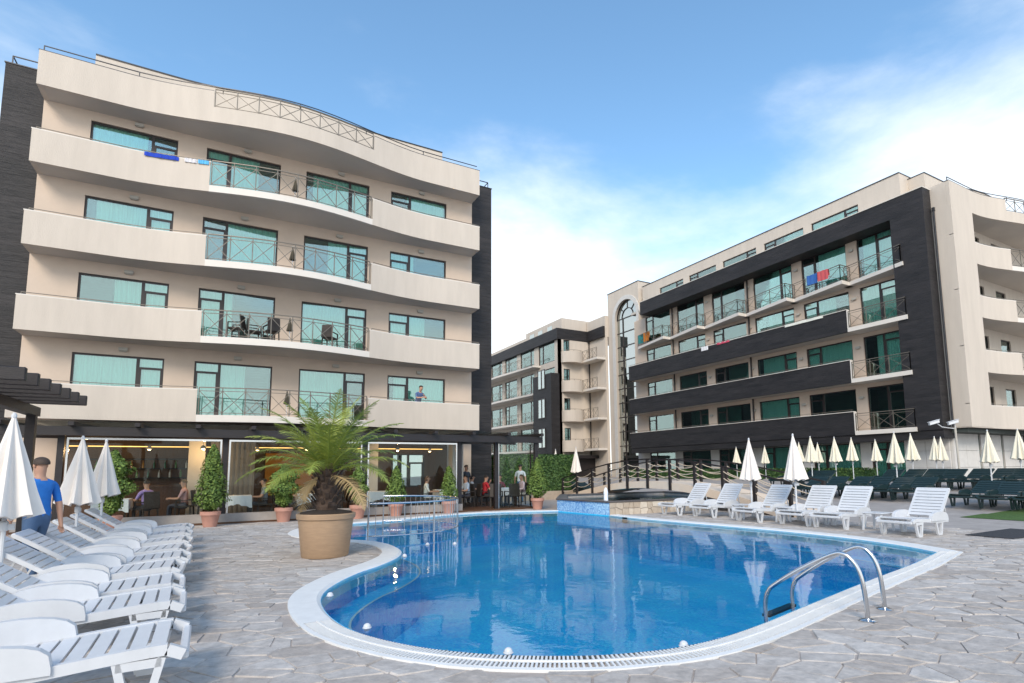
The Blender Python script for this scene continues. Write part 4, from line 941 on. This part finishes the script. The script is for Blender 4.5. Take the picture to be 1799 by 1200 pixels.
k=0
for (px,py,cl) in ((1293,785,27),(1343,783,28),(1403,777,31),(1423,767,45),(1436,778,32),(1465,768,45.5),(1495,769,43.7),(1537,772,39),(1570,759.5,54.5),(1599,762,50),(1641,767,45),(1652,768,43),(1734,756,60.5),(1787,754,58)):
    d=min(1.3*972/cl,40); r=ray(px,py); p=Vector((0,0,EYE))+r*d
    while p.x>30.3: d-=.3; p=Vector((0,0,EYE))+r*d
    o=Py if k==0 else copy_tree(Py); k+=1; h=p.z-gr(p.x); o.location=(p.x,p.y,gr(p.x)); o.rotation_euler=(0,0,k*.9); o.scale=(h/2.3,h/2.3,h/2.42)
for (px,py,d) in ((1011.7,785.6,31),(976,789.6,36)):
    o=copy_tree(Pw); p=Vector((0,0,EYE))+ray(px,py)*d; o.location=(p.x,p.y,.1); o.scale=(1,1,(p.z-.1)/2.42); o['label']='closed white parasol '+('before' if d==31 else 'behind')+' the tall clipped hedge'; o['group']='closed white parasols near the hedge'
# ---------------- plants ----------------
def make_pot(t,r,h,mt):
    m=MB(); m.lathe([(r*.72,0),(r*.98,h*.72),(r*1.02,h*.74),(r*1.1,h*.76),(r*1.12,h*.98),(r*1.0,h),(r*.92,h*.94)],28); p=m.build('pot',mt,t,True)
    m=MB(); m.lathe([(.01,h*.95),(r*.9,h*.93)],20,cap=False); m.build('soil','soil',p)
def make_thuja(label,H,R_,seed,loose=False,group=None):
    t=thing('potted_conifer',label,'potted shrub',(0,0,0),group); make_pot(t,.25,.46,'terracotta'); R0=random.Random(seed); m=MB(); P=[]
    n=int(5200*R_*H)
    for _ in range(n):
        u=R0.random(); z=.5+u*H; pr_=(min(1,u/.15)**.6*(1-u)**.62*1.25 if not loose else min(1,u/.35)**.8*(1-u**3)**.6*(.8+.25*math.sin(u*19)))
        a=R0.uniform(0,2*PI); rad=R_*pr_*(.55+.5*math.sqrt(R0.random()))*(1+.15*math.sin(5*a+8*u)); P.append((rad*math.cos(a),rad*math.sin(a),z+R0.uniform(-.04,.04),math.cos(a),math.sin(a),.6))
    leaves(m,P,.055,R0); m.build('foliage','thuja',t)
    m=MB(); m.tube([(0,0,.4),(0,.01,.5+H*.8)],[.03,.012],6); m.build('stem','trunk',t)
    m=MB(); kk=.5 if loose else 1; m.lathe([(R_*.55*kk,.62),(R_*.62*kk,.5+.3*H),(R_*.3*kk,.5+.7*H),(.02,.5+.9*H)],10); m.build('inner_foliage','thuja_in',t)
    return t
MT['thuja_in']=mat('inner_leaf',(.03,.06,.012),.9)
for i,(x,y,H,R_,lo,l) in enumerate(((-.34,19.75,1.95,.40,False,'tall conical conifer in a terracotta pot before the curtained glass'),(1.72,20.2,1.35,.55,True,'wide bushy conifer in a terracotta pot behind the palm planter'),(4.04,20.0,1.25,.38,True,'bushy conifer in a terracotta pot just right of the palm'),(5.42,20.25,1.25,.33,False,'small cone conifer in a pot behind the curved railing'),(7.45,20.3,1.25,.31,False,'small cone conifer in a pot beside the restaurant opening'),(11.15,20.0,1.55,.38,False,'cone conifer in a terracotta pot at the pergola end post'),(-2.74,19.6,1.75,.55,True,'loose shrub in a pot behind the closed parasols'))):
    o=make_thuja(l,H,R_,i+1,lo); o.location=(x,y,.012); o.rotation_euler=(0,0,i)
PT=thing('potted_palm','palm with feathery green fronds in a large tan plastic pot','potted palm',(1.74,11.55,.012))
def local(f):
    o=f(); return o
m=MB(); m.lathe([(.41,0),(.43,.02),(.505,.70),(.52,.71),(.535,.72),(.545,.80),(.52,.82),(.48,.80)],36,(1.74,11.55,.012)); m.build('pot','bigpot',PT,True)
m=MB(); R0=random.Random(4); m.lathe([(.49,.78),(.47,.84),(.3,.87),(.02,.9)],24,(1.74,11.55,.012),cap=False); m.build('soil','soil',PT,True)
m=MB(); m.lathe([(.17,.82),(.21,.95),(.19,1.1),(.22,1.25),(.18,1.5),(.11,1.72)],14,(1.74,11.55,.012))
for k in range(60):
    a=k*2.4; z=.9+.78*k/60; r=.18; c,s=math.cos(a),math.sin(a); m.bar((1.74+c*r,11.55+s*r,z),(1.74+c*(r+.11),11.55+s*(r+.11),z+.14),.06,.025)
m.build('trunk','trunk',PT)
R0=random.Random(11)
def frond(base,az,el,Ln,droop,mt,ti):
    m=MB(); P=[]; p=Vector(base); e=el; h=Vector((math.cos(az),math.sin(az),0)); st=Ln/14
    for i in range(15):
        P.append(p.copy()); p=p+(h*math.cos(e)+Vector((0,0,math.sin(e))))*st; e-=droop/14*(.5+i/10)
    m.tube(P,[.016*(1-i/16)+.003 for i in range(15)],5); m.t=[ti]*len(m.v); side=Vector((-h.y,h.x,0))
    for i in range(2,15):
        for sub in (0,.25,.5,.75):
            q=P[i-1].lerp(P[i],sub); d=(P[i]-P[i-1]).normalized(); u=(i+sub)/15; ll=.36*math.sin(PI*min(1,.12+u*.9))**.6*(1 if u<.9 else .8)
            for s in (-1,1):
                upv=side.cross(d)*(1 if True else 1); v=(side*s*.75+d*.65+upv*s*0+Vector((0,0,R0.uniform(-.25,.15)))).normalized()*ll*R0.uniform(.85,1.1); wv=d*.009
                tip=q+v+Vector((0,0,-.10*ll)); mid=q+v*.5+Vector((0,0,.01)); m.add([q-wv,q+wv,mid+wv,tip,mid-wv],[(0,1,2,4),(4,2,3)],min(1,max(0,ti+R0.uniform(-.25,.25))))
    return m.build('frond',mt,PT)
for k in range(34):
    u=k/34; az=k*2.399963; el=math.radians(86-72*u**.9); Ln=R0.uniform(1.4,1.8); frond((1.74+.08*math.cos(az),11.55+.08*math.sin(az),1.70-.12*u),az,el,Ln,math.radians(38+34*u),'palm',R0.uniform(.2,.9))
for k in range(4):
    az=k*1.6+.3; frond((1.74+.15*math.cos(az),11.55+.15*math.sin(az),1.55),az,math.radians(-5-12*(k%3)),R0.uniform(.9,1.5) if k%2 else .6,math.radians(60),'palmdry',.5)
# ---------------- dining tables, chairs, people ----------------
def make_chair(label,group,mt='rattan'):
    t=thing('dining_chair',label,'chair',(0,0,0),group); m=MB(); m.box(-.24,.24,-.23,.23,.42,.47); m.build('seat',mt,t)
    m=MB(); m.obox((0,-.25,.72),(1,0,0),(0,1,-.12),(0,.12,1),.24,.018,.27); m.build('backrest',mt,t)
    for a in (-1,1):
        m=MB(); m.bar((a*.24,-.24,.66),(a*.24,.2,.66),.05,.03); m.bar((a*.24,.2,.66),(a*.24,.2,.42),.04); m.build('armrest',mt,t)
        for b in (-1,1): m=MB(); m.bar((a*.22,b*.21,.42),(a*.23,b*.23,0),.04); m.build('leg',mt,t)
    return t
def make_dtable(label):
    t=thing('dining_table',label,'table',(0,0,0),'restaurant tables with white cloths'); m=MB(); m.box(-.42,.42,-.42,.42,.74,.76); m.build('table_top','rattan',t)
    for a in (-1,1):
        for b in (-1,1): m=MB(); m.bar((a*.38,b*.38,.74),(a*.38,b*.38,0),.05); m.build('leg','rattan',t)
    m=MB(); m.box(-.46,.46,-.46,.46,.762,.775)
    for (ax,ay) in ((1,0),(-1,0),(0,1),(0,-1)):
        tx,ty=-ay,ax; pts=[]; n=12
        for i in range(n+1):
            u=-1+2*i/n; zz=.50-.14*abs(u)+.02*math.sin(i*2.1); o_=.46+.02*math.sin(i*1.7); pts.append(((ax*.46+tx*u*.46,ay*.46+ty*u*.46,.768),(ax*o_+tx*u*.48,ay*o_+ty*u*.48,zz)))
        for i in range(n): m.add([pts[i][0],pts[i+1][0],pts[i+1][1],pts[i][1]],[(0,1,2,3)])
    m.build('tablecloth','cloth',t); return t
CI=[0]; D0=make_dtable('restaurant table under a white cloth'); C0=make_chair('dark rattan dining chair at a restaurant table','dark rattan dining chairs')
first=[True,True]
TN=['under the open pergola end','of the woman in white','beside the lilac shirt','before the curtain','behind the palm planter','by the red and white top']; TI=[0]
def dtable(x,y,z=.06): o=D0 if first[0] else copy_tree(D0); first[0]=False; put(o,x,y,z,0); o['label']='restaurant table with a white cloth '+TN[TI[0]]; TI[0]+=1; CI[0]=0; o['group']='restaurant tables with white cloths'
def chair(x,y,rz,z=.06): o=C0 if first[1] else copy_tree(C0); first[1]=False; put(o,x,y,z,rz); CI[0]+=1; o['label']='dark rattan dining chair at the table '+TN[max(0,TI[0]-1)]+(', %s one there'%ORD[CI[0]-1 if CI[0]<9 else 8]); return o
MATC={}
def cmat(c,r=.85):
    if (c,r) not in MATC: MATC[(c,r)]=mat('cloth_%d'%len(MATC),c,r,noise=.1,nscale=12)
    return MATC[(c,r)]
SKIN=(.50,.28,.19)
def person(label,loc,rz,pose,shirt,pants,hair=(.03,.02,.015),sleeve=.5,scale=1,skin=SKIN,arms=None,longhair=False):
    """one skinned figure: local +Y is forward; pose 'stand','walk','sit','lean'"""
    J={}; E=[]
    sit=pose=='sit'; pz=.52 if sit else .95; lean=.35 if pose=='lean' else (.08 if sit else 0)
    def tp(h,f=0): return (0,f+math.sin(lean)*(h),pz+math.cos(lean)*h)
    J['pel']=(tp(0),.155,.115); J['bel']=(tp(.18),.15,.115); J['che']=(tp(.38),.165,.12); J['ubk']=(tp(.50),.12,.09); J['nec']=(tp(.58),.052,.052); J['hd0']=(tp(.66,.015),.072,.082); J['hd1']=(tp(.75,.02),.078,.095); J['hd2']=(tp(.83,.012),.055,.065)
    E+=[('pel','bel'),('bel','che'),('che','ubk'),('ubk','nec'),('nec','hd0'),('hd0','hd1'),('hd1','hd2')]
    A=arms or {}
    for s,n in ((-1,'L'),(1,'R')):
        sh=Vector(tp(.47)); sh.x=s*.19
        default={'stand':[(s*.25,.0,-.28),(s*.25,.07,-.53)],'walk':[(s*.25,-.04*s,-.28),(s*.26,.02-.1*s,-.53)],'sit':[(s*.26,.10,-.25),(s*.16,.36,-.24)],'lean':[(s*.28,.10,-.26),(s*.12,.36,-.24)]}[pose]
        el,wr=A.get(n,default); el=Vector(el); wr=Vector(wr); el.z+=sh.z; wr.z+=sh.z; el.y+=sh.y; wr.y+=sh.y
        ha=wr+(wr-el).normalized()*.10
        J['sh'+n]=(tuple(sh),.062,.062); J['el'+n]=(tuple(el),.043,.043); J['wr'+n]=(tuple(wr),.029,.029); J['ha'+n]=(tuple(ha),.036,.020)
        E+=[('ubk','sh'+n),('sh'+n,'el'+n),('el'+n,'wr'+n),('wr'+n,'ha'+n)]
        hp=(s*.09,0,pz-.04)
        if sit: kn=(s*.11,.44,.52); an=(s*.11,.46,.09); to=(s*.11,.60,.04)
        elif pose=='walk': kn=(s*.10,.10*s+.06,.50); an=(s*.10,.16*s-.04,.09); to=(s*.11,.16*s+.10,.035)
        else: kn=(s*.11,.03,.50); an=(s*.12,-.02,.09); to=(s*.13,.13,.035)
        J['hp'+n]=(hp,.095,.095); J['kn'+n]=(kn,.062,.062); J['an'+n]=(an,.042,.042); J['to'+n]=(to,.042,.032)
        E+=[('pel','hp'+n),('hp'+n,'kn'+n),('kn'+n,'an'+n),('an'+n,'to'+n)]
    names=list(J); me=bpy.data.meshes.new('tmp'); me.from_pydata([J[k][0] for k in names],[(names.index(a),names.index(b)) for a,b in E],[])
    o=bpy.data.objects.new('tmp',me); COL.objects.link(o); sk=o.modifiers.new('sk','SKIN'); ss=o.modifiers.new('ss','SUBSURF'); ss.levels=2; ss.render_levels=2
    for i,k in enumerate(names): me.skin_vertices[0].data[i].radius=(J[k][1],J[k][2]); me.skin_vertices[0].data[i].use_root=(k=='pel')
    dg=bpy.context.evaluated_depsgraph_get(); nm=bpy.data.meshes.new_from_object(o.evaluated_get(dg)); bpy.data.objects.remove(o)
    mats=[cmat(shirt),cmat(pants),mat('skin',skin,.6),cmat((.04,.035,.03),.6),mat('eye',(.02,.015,.01),.3)]
    for x in mats: nm.materials.append(x)
    seg=[(a,b,Vector(J[a][0]),Vector(J[b][0])) for a,b in E]
    def cls(a,b,t):
        n=a[:2]
        if a in('pel',) and b=='bel': return 0 if t>.25 else 1
        if a in('bel','che') : return 0
        if a=='ubk' and b=='nec': return 0 if t<.45 else 2
        if a=='ubk': return 0
        if n=='sh': return 0 if t<sleeve*1.1 else 2
        if n=='el': return 0 if sleeve>1 and t<.9 else 2
        if n in('ne','hd','wr'): return 2
        if a=='pel' or n in('hp','kn'): return 1
        return 3
    for p in nm.polygons:
        p.use_smooth=True; c=p.center; best=(9,)
        for a,b,A_,B_ in seg:
            d=B_-A_; t=max(0,min(1,(c-A_).dot(d)/d.length_squared)); dist=(c-(A_+d*t)).length
            if dist<best[0]: best=(dist,a,b,t)
        p.material_index=cls(*best[1:])
    # fingers, nose, ears and eyes join the same mesh
    x=MB(); mi=[]
    def addm(fn,i): 
        n0=len(x.f); fn(); mi.extend([i]*(len(x.f)-n0))
    for n in 'LR':
        w_,h_=Vector(J['wr'+n][0]),Vector(J['ha'+n][0]); d=(h_-w_).normalized(); sd=d.cross(Vector((0,1,.2))).normalized(); pn=d.cross(sd)
        for q in range(4): 
            b_=h_+sd*(q-1.5)*.017; ln=(.062,.075,.07,.055)[q]; addm(lambda: x.tube([b_-d*.02,b_+d*ln*.55,b_+d*ln*.9+pn*.025],[.009,.008,.006],5),2)
        b_=w_+d*.04; addm(lambda: x.tube([b_,b_+sd*-.035+d*.03,b_-sd*.045+d*.065],[.011,.010,.007],5),2)
    H1=Vector(J['hd1'][0])
    addm(lambda: x.add([H1+Vector((0,.088,.03)),H1+Vector((-.018,.09,-.028)),H1+Vector((.018,.09,-.028)),H1+Vector((0,.122,-.022))],[(0,1,3),(0,3,2),(1,2,3)]),2)
    for s in (-1,1):
        addm(lambda: x.sphere(H1+Vector((s*.082,-.005,-.005)),.012,.022,.032,6,5),2); addm(lambda: x.sphere(H1+Vector((s*.032,.086,.022)),.012,.008,.008,6,4),4)
    addm(lambda: x.box(H1.x-.025,H1.x+.025,H1.y+.080,H1.y+.0925,H1.z-.062,H1.z-.052),4)
    bmx=bmesh.new(); bmx.from_mesh(nm); vs=[bmx.verts.new(v) for v in x.v]
    for f,i in zip(x.f,mi):
        try: ff=bmx.faces.new([vs[q] for q in f]); ff.material_index=i
        except ValueError: pass
    bmx.to_mesh(nm); bmx.free()
    nm.name='person'; po=bpy.data.objects.new('person',nm); COL.objects.link(po); tag(po,label,'person')
    m=MB(); c=H1+Vector((0,-.012,.028)); n=14; mm=7
    for i in range(mm+1):
        a=PI/2*i/mm*1.12
        for k in range(n):
            ph=2*PI*k/n; low=a>PI/2*.75 and math.sin(ph)>.15; aa=min(a,PI/2*.72) if low else a
            m.v.append((c.x+.097*math.sin(aa)*math.cos(ph),c.y+.114*math.sin(aa)*math.sin(ph),c.z+.092*math.cos(aa)-(.10*(i/mm) if longhair and math.sin(ph)<.2 else 0)))
    for i in range(mm):
        for k in range(n): m.f.append((i*n+k,i*n+(k+1)%n,(i+1)*n+(k+1)%n,(i+1)*n+k))
    m.build('hair',cmat(hair,.7),po,True)
    po.location=loc; po.rotation_euler=(0,0,rz); po.scale=(scale,)*3
    return po
def face(dx,dy): return math.atan2(-dx,dy)
person('man in a bright blue polo shirt and jeans walking past the loungers',(-2.35,10.7,.01),face(-.8,.75),'walk',(.02,.17,.55),(.07,.13,.24),hair=(.06,.04,.03),sleeve=.75,scale=1.03)
p=atY(735,700,24.85); person('man in a blue shirt leaning on the lowest right balcony parapet',(p.x,25.0,3.77),face(.35,-1),'lean',(.09,.14,.28),(.05,.05,.07),sleeve=.8,scale=1.0,arms={'L':[(-.26,.16,-.22),(-.02,.34,-.12)],'R':[(.26,.16,-.22),(.06,.36,-.20)]})
person('man in a white shirt and jeans walking away beside the end conifer',(12.75,24.6,.01),face(.5,1),'walk',(.72,.73,.75),(.07,.15,.27),sleeve=.6,scale=1.04)
tx,ty=10.75,22.3
dtable(tx,ty); 
c=chair(tx-.95,ty,face(1,0)); person('man in a red shirt sitting at the open air table',(tx-.93,ty,.03),face(1,0),'sit',(.42,.02,.03),(.03,.03,.035),sleeve=.6,arms={'L':[(-.24,.16,-.2),(-.04,.22,.08)]})
chair(tx+.95,ty,face(-1,0)); person('person in a pale pink shirt sitting at the open air table',(tx+.93,ty,.03),face(-1,0),'sit',(.66,.47,.48),(.45,.40,.36),sleeve=1.2,hair=(.12,.06,.03))
chair(tx+.2,ty+.95,face(0,-1)); person('person in a maroon checked shirt facing the pool at the open air table',(tx+.2,ty+.93,.03),face(0,-1),'sit',(.20,.03,.05),(.05,.05,.06),sleeve=.6)
chair(tx-.1,ty-.95,face(0,1)); chair(tx-.75,ty-.8,face(.6,1))
person('waiter in a white T-shirt standing in the restaurant opening',(8.75,23.3,.06),face(.2,-1),'stand',(.75,.75,.76),(.02,.02,.025),sleeve=.55,scale=1.05)
person('person in dark clothes standing behind the waiter',(9.8,24.4,.06),face(.3,-1),'stand',(.06,.07,.09),(.03,.03,.04),sleeve=.6)
q=atY(745,850,22.4); dtable(q.x+.95,22.3); chair(q.x,22.2,face(1,0)); person('woman in a white top sitting behind the glass',(q.x,22.2,.03),face(1,-.3),'sit',(.70,.71,.70),(.5,.5,.5),hair=(.08,.04,.02),sleeve=.9,longhair=True)
chair(q.x+1.9,22.4,face(-1,0)); person('man in a pale blue shirt sitting across from the woman in white',(q.x+1.9,22.4,.03),face(-1,-.1),'sit',(.5,.58,.68),(.06,.06,.08),sleeve=.7)
q=atY(258,880,22.0); dtable(q.x-.9,22.1); chair(q.x,22.0,face(-.6,.8)); person('person in a lilac shirt sitting with back to the glass',(q.x,22.0,.03),face(-.6,.8),'sit',(.36,.25,.55),(.05,.05,.06),sleeve=.7)
q=atY(325,880,22.6); chair(q.x,22.6,face(-1,.2)); person('person in a pink patterned top sitting behind the lilac shirt',(q.x,22.6,.03),face(-1,.2),'sit',(.50,.30,.30),(.08,.08,.1),sleeve=.7,hair=(.10,.07,.04))
q=atY(415,880,22.2); dtable(q.x,22.2); chair(q.x+.9,22.2,face(-1,0)); chair(q.x-.9,22.2,face(1,0))
q=atY(545,880,22.2); dtable(q.x,22.2); chair(q.x+.9,22.3,face(-1,0)); chair(q.x-.9,22.2,face(1,0))
q=atY(665,870,22.4); dtable(q.x,22.4); chair(q.x-.9,22.4,face(1,0)); person('person in a red and white top at the table by the palm',(q.x-.9,22.4,.03),face(1,0),'sit',(.6,.12,.10),(.05,.05,.06),sleeve=.6)
q=atY(415,880,22.2); person('person in a grey top sitting at the table before the curtain',(q.x+.9,22.2,.03),face(-1,0),'sit',(.25,.26,.28),(.05,.05,.06),sleeve=.6)
q=atY(545,880,22.2); person('person in an orange top sitting behind the palm planter',(q.x-.9,22.2,.03),face(1,0),'sit',(.55,.22,.04),(.05,.05,.06),sleeve=.6,longhair=True)
person('person in a white blouse sitting at the back of the pergola end',(9.75,23.7,.03),face(1,-.4),'sit',(.66,.64,.62),(.08,.08,.1),sleeve=.9,longhair=True); chair(9.75,23.7,face(1,-.4))
# balcony furniture
B0=make_chair('dark rattan chair on the second balcony','dark rattan balcony chairs')
for i,(x,y,rz) in enumerate(((.1,24.35,1.2),(.75,24.6,-1.4),(1.35,24.3,.3),(3.6,24.4,-.6))):
    o=B0 if i==0 else copy_tree(B0); put(o,x,y,6.79,rz); o['label']='dark rattan chair behind the second balcony railing, %s from its left end'%ORD[i]
for (x,y) in ((2.95,23.95+.02),):
    m=MB()
    for k in range(6): a=2*PI*k/6; m.bar((x+.03*math.cos(a),y+.03*math.sin(a),12.9),(x+.07*math.cos(a),y+.07*math.sin(a),13.6),.03)
for zf in (6.79,9.79,12.79,3.79):
    o=copy_tree(Pw); o.location=(2.02,24.25,zf); o.scale=(.45,.45,.47); o['label']='small folded dark umbrella behind the %s balcony railing'%{3.79:'lowest',6.79:'second',9.79:'third',12.79:'topmost'}[zf]; o['group']='folded umbrellas on the balconies'
    for ch in o.children:
        if ch.name.startswith('canopy'): ch.data=ch.data.copy(); ch.data.materials[0]=MT['umb']
